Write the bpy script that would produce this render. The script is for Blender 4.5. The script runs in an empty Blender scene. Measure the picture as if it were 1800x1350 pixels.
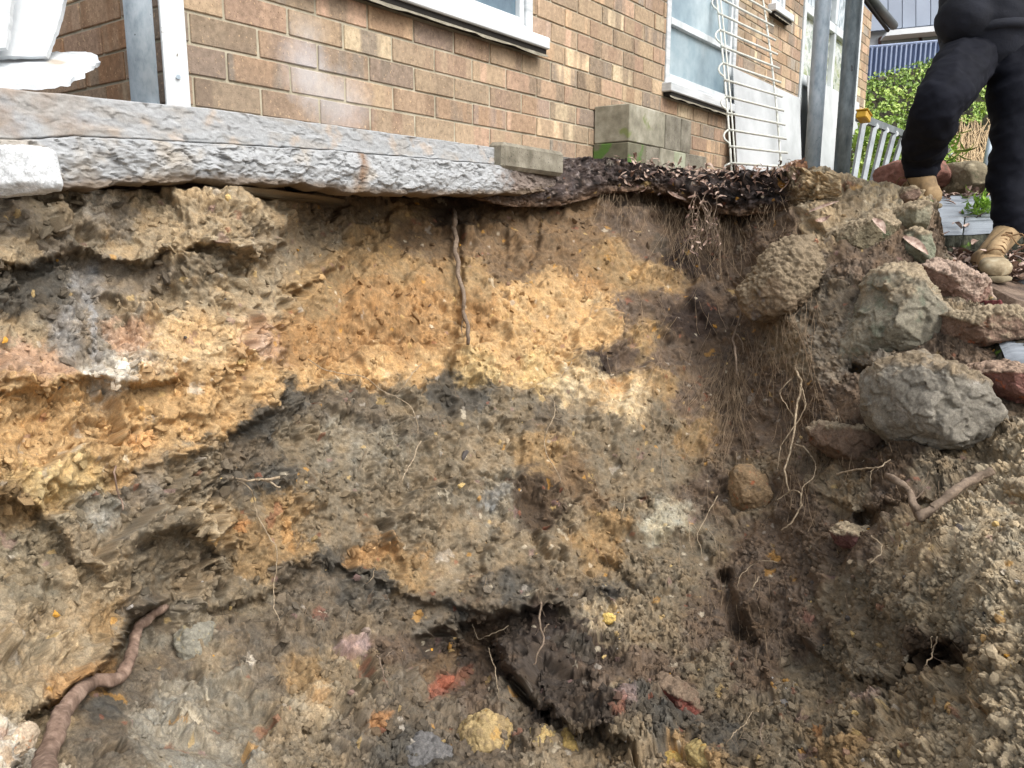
import bpy, math, random
import numpy as np
from mathutils import Vector, Matrix

# ------------------------------------------------------------------ camera, sky, sun, exposure
FPX = 1400.0                                  # focal length in photo pixels (1800 wide)
PITCH = math.atan(261 / 1400)
CAMH = 1.2
sc = bpy.context.scene
col = sc.collection
cam_d = bpy.data.cameras.new('camera')
cam_d.sensor_width = 36.0
cam_d.lens = 36.0 * FPX / 1800
cam_d.clip_start = 0.05
cam_d.clip_end = 400
cam = bpy.data.objects.new('camera', cam_d)
cam.location = (0, 0, CAMH)
cam.rotation_euler = (math.pi / 2 - PITCH, 0, 0)
col.objects.link(cam)
sc.camera = cam

SUN_EL, SUN_AZ = math.radians(50), math.radians(132)   # azimuth clockwise from +Y: behind the camera, to the right
world = bpy.data.worlds.new('World')
sc.world = world
world.use_nodes = True
wn = world.node_tree.nodes
wl = world.node_tree.links
wn.clear()
sky = wn.new('ShaderNodeTexSky')
sky.sky_type = 'NISHITA'
sky.sun_disc = False
sky.sun_elevation = SUN_EL
sky.sun_rotation = SUN_AZ
sky.dust_density = 4.0
sky.air_density = 1.2
hs = wn.new('ShaderNodeHueSaturation')
hs.inputs['Saturation'].default_value = 0.35
bg = wn.new('ShaderNodeBackground')
bg.inputs['Strength'].default_value = 0.15
wo = wn.new('ShaderNodeOutputWorld')
wl.new(sky.outputs[0], hs.inputs['Color'])
wl.new(hs.outputs[0], bg.inputs['Color'])
wl.new(bg.outputs[0], wo.inputs['Surface'])

sd_ = bpy.data.lights.new('sun', 'SUN')
sd_.energy = 1.25
sd_.angle = math.radians(42)
sd_.color = (1.0, 0.955, 0.9)
sun = bpy.data.objects.new('sun', sd_)
dirv = Vector((math.sin(SUN_AZ) * math.cos(SUN_EL), math.cos(SUN_AZ) * math.cos(SUN_EL), math.sin(SUN_EL)))
sun.rotation_euler = dirv.to_track_quat('Z', 'Y').to_euler()
sun.location = (2, -3, 8)
col.objects.link(sun)
sc.view_settings.view_transform = 'Standard'
sc.view_settings.look = 'None'
sc.view_settings.exposure = 0.92
sc.view_settings.gamma = 1.0
sc.view_settings.use_curve_mapping = False
try:
    sc.cycles.max_bounces = 6
    sc.cycles.diffuse_bounces = 3
except Exception:
    pass

# ------------------------------------------------------------------ geometry of the view, used to lay things out
CP, SP = math.cos(PITCH), math.sin(PITCH)
FWD = np.array([0, CP, -SP]); UPV = np.array([0, SP, CP]); RGT = np.array([1.0, 0, 0])
ORG = np.array([0, 0, CAMH])


def PT(x, y, Z):
    """world point seen at photo pixel (x, y) at depth Z; arrays welcome"""
    x = np.asarray(x, float); y = np.asarray(y, float); Z = np.asarray(Z, float)
    return ORG + Z[..., None] * (FWD + ((675 - y) / FPX)[..., None] * UPV + ((x - 900) / FPX)[..., None] * RGT)


def V(x, y, Z):
    return Vector(PT(x, y, Z).tolist())


def proj(W):
    d = W - ORG
    Z = d @ FWD
    return 900 + FPX * (d @ RGT) / Z, 675 - FPX * (d @ UPV) / Z, Z


WA = math.radians(36.0)
WD = np.array([math.sin(WA), math.cos(WA), 0]); WNV = np.array([math.cos(WA), -math.sin(WA), 0])
W0 = PT(340, 187.6, 2.11)


def wall_depth(x, y, o=0.0):
    """depth of the wall plane (moved out by o) at photo pixel"""
    x = np.asarray(x, float); y = np.asarray(y, float)
    r = FWD + ((675 - y) / FPX)[..., None] * UPV + ((x - 900) / FPX)[..., None] * RGT
    return (((W0 - ORG) @ WNV) + o) / (r @ WNV)


# ------------------------------------------------------------------ numpy noise
def _h(ix, iy, iz, seed):
    h = (ix.astype(np.int64) * 374761393 + iy.astype(np.int64) * 668265263 + iz.astype(np.int64) * 2147483647 + seed * 974634777) & 0xffffffff
    h = ((h ^ (h >> 13)) * 1274126177) & 0xffffffff
    h = ((h ^ (h >> 16)) * 2246822519) & 0xffffffff
    return h ^ (h >> 15)


_G = np.array([[1, 1, 0], [-1, 1, 0], [1, -1, 0], [-1, -1, 0], [1, 0, 1], [-1, 0, 1], [1, 0, -1], [-1, 0, -1],
               [0, 1, 1], [0, -1, 1], [0, 1, -1], [0, -1, -1], [1, 1, 0], [-1, 1, 0], [0, -1, 1], [0, -1, -1]], np.float32)


def perlin(p, seed=0):
    i = np.floor(p).astype(np.int32)
    f = (p - i).astype(np.float32)
    u = f * f * f * (f * (f * 6 - 15) + 10)
    out = np.zeros(len(p), np.float32)
    for dx in (0, 1):
        wx = u[:, 0] if dx else 1 - u[:, 0]
        for dy in (0, 1):
            wy = u[:, 1] if dy else 1 - u[:, 1]
            for dz in (0, 1):
                wz = u[:, 2] if dz else 1 - u[:, 2]
                g = _G[_h(i[:, 0] + dx, i[:, 1] + dy, i[:, 2] + dz, seed) & 15]
                out += wx * wy * wz * (g[:, 0] * (f[:, 0] - dx) + g[:, 1] * (f[:, 1] - dy) + g[:, 2] * (f[:, 2] - dz))
    return out


def fbm(p, octv=4, seed=0, gain=0.5, ridged=False):
    s = np.zeros(len(p), np.float32); a = 1.0; q = np.array(p, np.float64); t = 0
    for o in range(octv):
        n = perlin(q, seed + o * 17)
        s += a * ((1 - 2.2 * np.abs(n)) if ridged else n)
        t += a; a *= gain; q = q * 2.03 + 11.3
    return s / t


def worley(p, seed=0):
    """2-D cellular noise: F1, F2, cell random (3), vector to cell centre"""
    i = np.floor(p).astype(np.int32)
    n = len(p)
    F1 = np.full(n, 9.0, np.float32); F2 = np.full(n, 9.0, np.float32)
    r = np.zeros((n, 3), np.float32); dv = np.zeros((n, 2), np.float32)
    z = np.zeros(n, np.int32)
    for dx in (-1, 0, 1):
        for dy in (-1, 0, 1):
            h = _h(i[:, 0] + dx, i[:, 1] + dy, z, seed)
            cx = i[:, 0] + dx + 0.1 + 0.8 * (h & 1023) / 1023.0
            cy = i[:, 1] + dy + 0.1 + 0.8 * ((h >> 10) & 1023) / 1023.0
            vx = p[:, 0] - cx; vy = p[:, 1] - cy
            d = np.sqrt(vx * vx + vy * vy).astype(np.float32)
            m = d < F1
            F2 = np.where(m, F1, np.minimum(F2, d))
            F1 = np.where(m, d, F1)
            h2 = _h(h & 0xffff, h >> 16, z, seed + 5)
            for k in range(3):
                r[:, k] = np.where(m, ((h2 >> (10 * k)) & 1023) / 1023.0, r[:, k])
            dv[:, 0] = np.where(m, vx, dv[:, 0]); dv[:, 1] = np.where(m, vy, dv[:, 1])
    return F1, F2, r, dv


def worley3(p, seed=0):
    """3-D cellular noise over the eight nearest cells: F1, cell random (3), vector to the cell centre (3)"""
    q = p - 0.5
    i = np.floor(q).astype(np.int32)
    n = len(p)
    F1 = np.full(n, 9.0, np.float32)
    H = np.zeros(n, np.int64); dv = np.zeros((n, 3), np.float32)
    for dx in (0, 1):
        for dy in (0, 1):
            for dz in (0, 1):
                ix, iy, iz = i[:, 0] + dx, i[:, 1] + dy, i[:, 2] + dz
                h = _h(ix, iy, iz, seed)
                vx = (p[:, 0] - ix - (0.15 + 0.7 * (h & 1023) / 1023.0)).astype(np.float32)
                vy = (p[:, 1] - iy - (0.15 + 0.7 * ((h >> 10) & 1023) / 1023.0)).astype(np.float32)
                vz = (p[:, 2] - iz - (0.15 + 0.7 * ((h >> 20) & 1023) / 1023.0)).astype(np.float32)
                d = vx * vx + vy * vy + vz * vz
                m = d < F1
                F1[m] = d[m]; H[m] = h[m]
                dv[m, 0] = vx[m]; dv[m, 1] = vy[m]; dv[m, 2] = vz[m]
    h2 = ((H * 2654435761) ^ (H >> 7)) & 0xffffffff
    h2 = ((h2 ^ (h2 >> 15)) * 2246822519) & 0xffffffff
    r = np.stack([(h2 & 1023), (h2 >> 10) & 1023, (h2 >> 20) & 1023], 1) / 1023.0
    return np.sqrt(F1), r, dv


def sstep(a, b, x):
    t = np.clip((x - a) / (b - a), 0, 1)
    return t * t * (3 - 2 * t)


def lin(c):
    c = np.asarray(c, float) / 255.0
    return np.where(c <= 0.04045, c / 12.92, ((c + 0.055) / 1.055) ** 2.4)


ALB = 0.80


def L(r, g, b, k=None):
    v = lin((r, g, b)) * (ALB if k is None else k)
    return (float(v[0]), float(v[1]), float(v[2]), 1.0)


def polyf(pts):
    xs = [q[0] for q in pts]; ys = [q[1] for q in pts]
    return lambda x: np.interp(x, xs, ys)


# ------------------------------------------------------------------ objects
def tag(o, label=None, cat=None, group=None, kind=None):
    if label: o['label'] = label
    if cat: o['category'] = cat
    if group: o['group'] = group
    if kind: o['kind'] = kind
    return o


def empty(name, loc=(0, 0, 0), rot=(0, 0, 0), **kw):
    o = bpy.data.objects.new(name, None)
    o.empty_display_size = 0.1
    o.location = loc; o.rotation_euler = rot
    col.objects.link(o)
    return tag(o, **kw)


def mesh_np(name, verts, faces, mat, parent=None, smooth=True, cols=None, **kw):
    """verts (n,3), faces (m,k) arrays"""
    me = bpy.data.meshes.new(name)
    verts = np.ascontiguousarray(verts, np.float32); faces = np.ascontiguousarray(faces, np.int32)
    m, k = faces.shape
    me.vertices.add(len(verts)); me.vertices.foreach_set('co', verts.ravel())
    me.loops.add(m * k); me.loops.foreach_set('vertex_index', faces.ravel())
    me.polygons.add(m)
    me.polygons.foreach_set('loop_start', np.arange(0, m * k, k, dtype=np.int32))
    me.polygons.foreach_set('loop_total', np.full(m, k, np.int32))
    me.polygons.foreach_set('use_smooth', np.full(m, smooth, bool))
    me.update(calc_edges=True)
    if cols is not None:
        at = me.color_attributes.new('Col', 'FLOAT_COLOR', 'POINT')
        c4 = np.ones((len(verts), 4), np.float32); c4[:, :3] = cols
        at.data.foreach_set('color', c4.ravel())
    me.materials.append(mat)
    o = bpy.data.objects.new(name, me)
    col.objects.link(o)
    if parent: o.parent = parent
    return tag(o, **kw)


class MB:
    def __init__(s):
        s.v = []; s.f = []

    def add(s, vs, fs):
        b = len(s.v); s.v += [tuple(q) for q in vs]; s.f += [tuple(i + b for i in q) for q in fs]
        return s

    def box(s, x0, x1, y0, y1, z0, z1, bev=0.0, jit=0.0, rnd=random):
        """box with chamfered edges"""
        X = (x0, x1); Y = (y0, y1); Z = (z0, z1)
        if bev <= 0:
            vs = [(X[i], Y[j], Z[k]) for i in (0, 1) for j in (0, 1) for k in (0, 1)]
            return s.add(vs, [(0, 1, 3, 2), (4, 6, 7, 5), (0, 4, 5, 1), (2, 3, 7, 6), (0, 2, 6, 4), (1, 5, 7, 3)])
        vs = []; ix = {}
        for i in (0, 1):
            for j in (0, 1):
                for k in (0, 1):
                    jx, jy, jz = [rnd.uniform(-jit, jit) for _ in range(3)]
                    for ax in range(3):
                        c = [X[i] + jx, Y[j] + jy, Z[k] + jz]
                        sg = (1 - 2 * i, 1 - 2 * j, 1 - 2 * k)
                        for a in range(3):
                            if a != ax: c[a] += sg[a] * bev
                        ix[(i, j, k, ax)] = len(vs); vs.append(c)
        fs = []
        for ax in range(3):
            o1, o2 = [(1, 2), (0, 2), (0, 1)][ax]
            for sd in (0, 1):
                q = []
                for a, b in ((0, 0), (1, 0), (1, 1), (0, 1)):
                    t = [0, 0, 0]; t[ax] = sd; t[o1] = a; t[o2] = b
                    q.append(ix[(*t, ax)])
                flip = (sd == 0) ^ (ax == 1)
                fs.append(tuple(q[::-1]) if flip else tuple(q))
        for ax in range(3):
            o1, o2 = [(1, 2), (0, 2), (0, 1)][ax]
            for a in (0, 1):
                for b in (0, 1):
                    t0 = [0, 0, 0]; t0[o1] = a; t0[o2] = b; t1 = list(t0); t1[ax] = 1
                    fs.append((ix[(*t0, o1)], ix[(*t1, o1)], ix[(*t1, o2)], ix[(*t0, o2)]))
        for i in (0, 1):
            for j in (0, 1):
                for k in (0, 1):
                    fs.append((ix[(i, j, k, 0)], ix[(i, j, k, 1)], ix[(i, j, k, 2)]))
        return s.add(vs, fs)

    def tube(s, pts, rad, n=8, caps=True):
        pts = [Vector(p) for p in pts]
        if not hasattr(rad, '__len__'): rad = [rad] * len(pts)
        b = len(s.v); N = None
        for i, p in enumerate(pts):
            t = (pts[min(i + 1, len(pts) - 1)] - pts[max(i - 1, 0)])
            t = t.normalized() if t.length > 1e-9 else Vector((0, 0, 1))
            if N is None:
                N = t.orthogonal().normalized()
            else:
                N = (N - t * N.dot(t))
                N = N.normalized() if N.length > 1e-6 else t.orthogonal().normalized()
            B = t.cross(N)
            for k in range(n):
                a = 2 * math.pi * k / n
                s.v.append(tuple(p + (N * math.cos(a) + B * math.sin(a)) * rad[i]))
        for i in range(len(pts) - 1):
            for k in range(n):
                k2 = (k + 1) % n
                s.f.append((b + i * n + k, b + i * n + k2, b + (i + 1) * n + k2, b + (i + 1) * n + k))
        if caps:
            s.f.append(tuple(b + k for k in range(n))[::-1])
            s.f.append(tuple(b + (len(pts) - 1) * n + k for k in range(n)))
        return s

    def build(s, name, mat, parent=None, smooth=False, **kw):
        me = bpy.data.meshes.new(name)
        me.from_pydata(s.v, [], s.f)
        me.update()
        if smooth:
            me.polygons.foreach_set('use_smooth', [True] * len(me.polygons))
        me.materials.append(mat)
        o = bpy.data.objects.new(name, me)
        col.objects.link(o)
        if parent: o.parent = parent
        return tag(o, **kw)


def recalc(o):
    import bmesh
    bm = bmesh.new(); bm.from_mesh(o.data)
    bmesh.ops.recalc_face_normals(bm, faces=bm.faces)
    bm.to_mesh(o.data); bm.free()
    return o


# ------------------------------------------------------------------ materials
def ntree(name):
    m = bpy.data.materials.new(name)
    m.use_nodes = True
    nt = m.node_tree
    b = nt.nodes['Principled BSDF']
    return m, nt, b


def nd(nt, t, **kw):
    n = nt.nodes.new(t)
    for k, v in kw.items():
        if k.startswith('i_'):
            n.inputs[k[2:].replace('_', ' ')].default_value = v
        else:
            setattr(n, k, v)
    return n


def ramp(nt, stops, interp='LINEAR'):
    r = nt.nodes.new('ShaderNodeValToRGB')
    r.color_ramp.interpolation = interp
    e = r.color_ramp.elements
    e[0].position, e[0].color = stops[0]
    e[1].position, e[1].color = stops[-1]
    for p, c in stops[1:-1]:
        q = e.new(p); q.color = c
    return r


def setspec(b, v):
    for k in ('Specular IOR Level', 'Specular'):
        if k in b.inputs:
            b.inputs[k].default_value = v
            return


def proc(name, stops, scale=8, detail=8, rough=0.8, bump=0.3, bscale=60, bdist=0.004, metal=0.0, spec=0.4, coord='Object',
         stretch=(1, 1, 1), rnd=True, speck=None, rvar=0.1, tint=None):
    """noise -> ramp colour, two-noise bump; speck = (colour, scale, threshold)"""
    m, nt, b = ntree(name)
    tc = nd(nt, 'ShaderNodeTexCoord'); mp = nd(nt, 'ShaderNodeMapping')
    mp.inputs['Scale'].default_value = stretch
    ln = nt.links.new
    src = tc.outputs[coord]
    if rnd:
        oi = nd(nt, 'ShaderNodeObjectInfo')
        ml = nd(nt, 'ShaderNodeMath', operation='MULTIPLY'); ml.inputs[1].default_value = 37.0
        ln(oi.outputs['Random'], ml.inputs[0])
        va = nd(nt, 'ShaderNodeVectorMath', operation='ADD')
        ln(src, va.inputs[0]); ln(ml.outputs[0], va.inputs[1]); src = va.outputs[0]
    ln(src, mp.inputs[0])
    n1 = nd(nt, 'ShaderNodeTexNoise'); n1.inputs['Scale'].default_value = scale; n1.inputs['Detail'].default_value = detail
    n1.inputs['Roughness'].default_value = 0.65
    ln(mp.outputs[0], n1.inputs['Vector'])
    r = ramp(nt, stops); ln(n1.outputs[0], r.inputs[0])
    colr = r.outputs[0]
    if speck:
        n2 = nd(nt, 'ShaderNodeTexNoise'); n2.inputs['Scale'].default_value = speck[1]; n2.inputs['Detail'].default_value = 3
        ln(src, n2.inputs['Vector'])
        r2 = ramp(nt, [(speck[2], (0, 0, 0, 1)), (min(1, speck[2] + 0.05), (1, 1, 1, 1))]); ln(n2.outputs[0], r2.inputs[0])
        mx = nd(nt, 'ShaderNodeMix', data_type='RGBA'); ln(r2.outputs[0], mx.inputs[0]); ln(colr, mx.inputs[6])
        mx.inputs[7].default_value = speck[0]; colr = mx.outputs[2]
    ln(colr, b.inputs['Base Color'])
    b.inputs['Metallic'].default_value = metal
    setspec(b, spec)
    mr = nd(nt, 'ShaderNodeMapRange'); mr.inputs[3].default_value = max(0.02, rough - rvar); mr.inputs[4].default_value = min(1, rough + rvar)
    ln(n1.outputs[0], mr.inputs[0]); ln(mr.outputs[0], b.inputs['Roughness'])
    if bump > 0:
        n3 = nd(nt, 'ShaderNodeTexNoise'); n3.inputs['Scale'].default_value = bscale; n3.inputs['Detail'].default_value = 6
        n3.inputs['Roughness'].default_value = 0.7
        ln(mp.outputs[0], n3.inputs['Vector'])
        bp = nd(nt, 'ShaderNodeBump'); bp.inputs['Strength'].default_value = bump; bp.inputs['Distance'].default_value = bdist
        ln(n3.outputs[0], bp.inputs['Height']); ln(bp.outputs[0], b.inputs['Normal'])
    return m


def vcmat(name, rough=0.95, bscale=350, bdist=0.004, bump=0.8, var=0.35, spec=0.25, grain=260):
    """colour from the 'Col' attribute, grain and relief from noise"""
    m, nt, b = ntree(name)
    ln = nt.links.new
    at = nd(nt, 'ShaderNodeVertexColor'); at.layer_name = 'Col'
    tc = nd(nt, 'ShaderNodeTexCoord')
    n1 = nd(nt, 'ShaderNodeTexNoise'); n1.inputs['Scale'].default_value = grain; n1.inputs['Detail'].default_value = 4
    n1.inputs['Roughness'].default_value = 0.7
    ln(tc.outputs['Object'], n1.inputs['Vector'])
    mr = nd(nt, 'ShaderNodeMapRange'); mr.inputs[1].default_value = 0.25; mr.inputs[2].default_value = 0.75
    mr.inputs[3].default_value = 1 - var; mr.inputs[4].default_value = 1 + var
    ln(n1.outputs[0], mr.inputs[0])
    vm = nd(nt, 'ShaderNodeVectorMath', operation='SCALE')
    ln(at.outputs[0], vm.inputs[0]); ln(mr.outputs[0], vm.inputs['Scale'])
    ln(vm.outputs[0], b.inputs['Base Color'])
    b.inputs['Roughness'].default_value = rough
    setspec(b, spec)
    n3 = nd(nt, 'ShaderNodeTexNoise'); n3.inputs['Scale'].default_value = bscale; n3.inputs['Detail'].default_value = 8
    n3.inputs['Roughness'].default_value = 0.75
    ln(tc.outputs['Object'], n3.inputs['Vector'])
    bp = nd(nt, 'ShaderNodeBump'); bp.inputs['Strength'].default_value = bump; bp.inputs['Distance'].default_value = bdist
    ln(n3.outputs[0], bp.inputs['Height']); ln(bp.outputs[0], b.inputs['Normal'])
    return m


M = {}
M['soil'] = vcmat('soil', grain=420, bscale=330, bdist=0.004, bump=.8, var=0.38)
M['rock'] = vcmat('rock', rough=0.9, grain=240, bscale=190, bdist=0.004, bump=0.9, var=0.42)
M['concrete'] = vcmat('concrete', rough=0.85, grain=260, bscale=140, bdist=0.004, bump=0.6, var=0.12)


# ------------------------------------------------------------------ colour and shape control of the excavated soil
PAL = dict(
    tan=(168, 148, 116), tanb=(144, 127, 101), lt=(170, 154, 126), pale=(222, 212, 196), br=(134, 114, 88), brn=(122, 98, 70),
    dkbr=(86, 70, 54), umb=(112, 94, 78), gb=(131, 117, 95), gb2=(144, 130, 105), dkg=(114, 102, 86), gry=(138, 128, 110), gr=(134, 122, 106), dkp=(76, 66, 58),  # dkp: dark earth, also shade painted into the bottom hollow
    cha=(90, 85, 77), blk=(48, 43, 41), dk=(64, 52, 46), och=(170, 130, 78), ochb=(156, 127, 84), yel=(196, 158, 102), yel2=(200, 170, 112),
    yelp=(202, 170, 122), org=(222, 164, 100), org2=(184, 138, 78), orgs=(190, 134, 76), pnk=(190, 154, 124), cream=(208, 184, 142),
    blu=(158, 158, 160), blg=(144, 142, 138), lgr=(148, 141, 126), pur=(112, 92, 84), purp=(172, 146, 146), pnkp=(180, 150, 140),
    red=(170, 98, 74), redd=(136, 74, 64), palg=(176, 170, 150))
CTRL = """20 380 gr;60 360 gb;110 360 gb;60 410 gb;170 350 pale;200 370 gr;260 350 tan;330 360 tan;420 360 tan;480 360 tan;560 380 br;650 370 br;700 360 ochb;800 370 dkbr
900 400 brn;1000 380 brn;1100 370 umb;1200 360 dkbr;1300 350 blk;1400 340 lt;30 440 tan;100 440 gr;150 430 gb;230 430 tan;330 430 tan;450 430 tanb;560 430 tanb
650 430 ochb;730 420 brn;850 430 brn;900 470 brn;1000 440 brn;1060 480 ochb;1150 430 umb;1200 450 dk;1300 430 umb;1380 400 umb;30 520 cha;100 510 cha;60 490 cha;15 540 cha
140 500 blu;170 540 blu;60 575 tan;10 580 tan;100 575 tanb;210 540 tanb;300 520 tan;400 520 tan;470 520 tan;260 490 gr;200 490 gr;350 470 gb;550 520 ochb;650 520 och;740 520 och
600 470 ochb;700 470 ochb;830 500 ochb;900 530 yel;980 520 yel;850 550 och;1050 540 yel;1040 500 och;1100 550 pur;1170 540 pur;1230 560 dk;1190 560 dk;1280 520 umb;1100 470 ochb;1160 490 ochb
30 620 pnk;80 650 pnk;120 600 blu;165 620 blu;100 560 gr;220 600 pnk;300 600 yelp;380 600 yelp;450 610 pnk;440 640 org;520 600 och;600 600 och;700 600 och;660 560 och;770 600 och;820 610 yel
900 600 yel;980 600 yel;1040 600 yel;1090 620 pur;1060 640 dk;1160 620 umb;1220 620 umb;1300 620 umb;1130 600 ochb;30 710 yel;120 700 yel;190 660 pale;240 700 yel;330 690 yel;450 680 yel
560 655 yel;650 645 yel;740 640 yel;850 650 yel2;950 650 yel2;890 640 yel;1060 660 cream;1000 680 cream;1100 700 cream;1075 680 org;1160 690 ochb;1200 700 umb;1300 700 umb;510 708 cha
560 712 dkg;640 705 dkg;720 710 gb;780 690 cha;840 705 cha;820 690 cha;900 712 gb;970 725 dkg;1060 745 gb;1150 750 gb;1220 760 ochb;1300 760 umb;30 790 yel;120 780 yel;230 765 org
320 760 yel;400 745 yel;350 800 gb;450 755 cha;430 790 dkg;520 770 gb;600 780 gry;700 790 gry;740 760 dkg;770 780 gb;850 790 tanb;860 740 gb;950 800 ochb;1000 840 brn;1050 890 brn;1080 820 gb
1180 800 gb;20 880 ochb;60 850 yel2;130 840 yel2;190 830 yel;230 870 gr;180 880 lgr;320 850 gb;420 830 dkg;470 840 cha;560 860 gb;680 860 gb;770 850 gb;860 882 blg;880 860 blg;930 868 dkbr
960 900 dkbr;1000 910 tanb;1100 900 gb;1160 930 palg;1250 860 umb;1320 860 tanb;1400 880 umb;1480 860 tanb;1560 860 umb;60 950 gb2;150 950 tanb;260 920 gb;360 920 tan;420 925 orgs
440 900 gb;500 900 ochb;515 960 org2;600 920 gb;560 950 tanb;700 930 gb;800 940 tanb;900 960 tanb;1040 970 ochb;1075 930 org2;1120 960 gb;1200 960 gb;1350 960 umb;1500 960 umb;1620 950 tan;1750 920 lt
50 1040 gb2;150 1030 tan;250 1000 gb;320 970 gb;350 1010 tanb;450 1000 ochb;410 1040 gb;520 1010 dkg;580 980 cha;560 1010 dkg;640 1025 cha;700 1000 ochb;660 970 och;800 1010 tanb;890 1033 cha;850 1050 dkg;980 1040 dkg
1070 1050 cha;1000 1000 tanb;1150 1050 gb;1180 1000 gb;1300 1050 umb;1400 1040 umb;1500 1040 gb;1600 1020 tanb;1720 1020 lt;40 1120 tan;130 1140 tan;200 1090 ochb;150 1200 och;260 1090 dkg;240 1120 gry;340 1100 gry;430 1060 gb
400 1100 dkg;520 1100 dkg;600 1100 dkg;700 1090 dkg;760 1090 dkg;800 1080 cha;620 1130 purp;680 1150 pur;860 1150 umb;840 1110 dkbr;960 1100 dk;1040 1140 dk;1000 1060 dkg;1060 1090 lt;1150 1110 tanb;1120 1080 tanb;1250 1100 umb;1330 1100 dkbr
1400 1120 umb;1550 1080 gb;1480 1150 gb;1650 1060 gb2;1760 1060 lt;40 1230 tan;30 1310 pale;80 1290 tan;150 1290 dkg;180 1240 cha;230 1200 dkg;210 1310 dkg;300 1180 dkg;320 1220 lgr;360 1160 tanb;400 1190 gry;470 1200 dkg;440 1150 dkg;540 1190 ochb
600 1180 tanb;640 1200 gb;700 1200 dkg;690 1260 dkg;780 1160 brn;820 1190 umb;850 1220 umb;1080 1230 purp;1060 1200 pur;1150 1190 umb;1180 1220 redd;1250 1190 gb;1400 1200 gb;1330 1180 umb;1550 1180 gb;1600 1200 tanb;1700 1200 tan
1630 1150 dkbr;250 1300 lgr;340 1280 lgr;290 1340 lgr;380 1320 lgr;430 1260 gry;500 1280 tanb;540 1240 tan;560 1310 gb;620 1300 dkg;700 1320 cha;760 1250 dkg;900 1240 dkg;1100 1320 tanb;1020 1330 purp;1170 1280 cha;1120 1240 cha;1270 1310 cha;1220 1340 yel;1350 1280 gb
1450 1290 tanb;1540 1230 pnkp;1480 1330 ochb;1400 1340 gb;1620 1280 tan;1700 1300 lt;1760 1260 lt;1600 1340 tan;1780 1340 lt;920 1120 dkp;970 1170 dkp;1030 1210 dkp;1070 1250 dkp;960 1230 dkp;760 1140 dkp;820 1170 dkp;1010 1130 dkp;-60 450 gr;-60 600 pnk;-60 800 yel;-60 1000 gb2;-60 1200 tan;1850 1000 lt;1850 1200 lt;1700 900 lt;1780 860 lt
1350 700 umb;1420 720 umb;1480 700 umb;1450 620 gr;1500 600 gr;1400 620 tanb;1380 500 dkg;1460 520 dkg;1500 470 umb;1440 390 tan;1540 340 lt;1500 360 tanb;1600 450 umb;1660 500 gb;1700 640 umb;1600 820 dkbr;1520 800 dkbr;1660 830 gb"""  # darker points under slab, in hollow, between rocks put shade into colour
cp = []; cc = []
for tok in CTRL.replace('\n', ';').split(';'):
    q = tok.split()
    kx = dict(org2='ochb', orgs='ochb', blg='gry', red='umb', redd='umb', pur='umb', purp='tanb', pnkp='tanb', blu='gr', org='yel').get(q[2], q[2])
    cp.append((float(q[0]), float(q[1]))); cc.append(lin(PAL[kx]) * ALB)
cp = np.array(cp); cc = np.array(cc)


def desat(c, k=0.20):
    l = (c @ np.array([.3, .55, .15]))[..., None]
    return c * (1 - k) + l * k


cc = desat(cc)


def tps(ctrl, x, y, sm=0.0):
    c = np.array([(a, b) for a, b, _ in ctrl], float) / 100.0
    v = np.array([q[2] for q in ctrl], float)
    n = len(c)

    def U(r2):
        return np.where(r2 > 1e-12, r2 * np.log(r2 + 1e-12), 0)
    K = U(((c[:, None] - c[None]) ** 2).sum(-1)) + sm * np.eye(n)
    Pm = np.c_[np.ones(n), c]
    A = np.zeros((n + 3, n + 3)); A[:n, :n] = K; A[:n, n:] = Pm; A[n:, :n] = Pm.T
    w = np.linalg.solve(A, np.r_[v, 0, 0, 0])
    out = np.empty(len(x))
    for s in range(0, len(x), 40000):
        X = np.c_[x[s:s + 40000], y[s:s + 40000]] / 100.0
        out[s:s + 40000] = U(((X[:, None] - c[None]) ** 2).sum(-1)) @ w[:n] + w[n] + X @ w[n + 1:]
    return out


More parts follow.
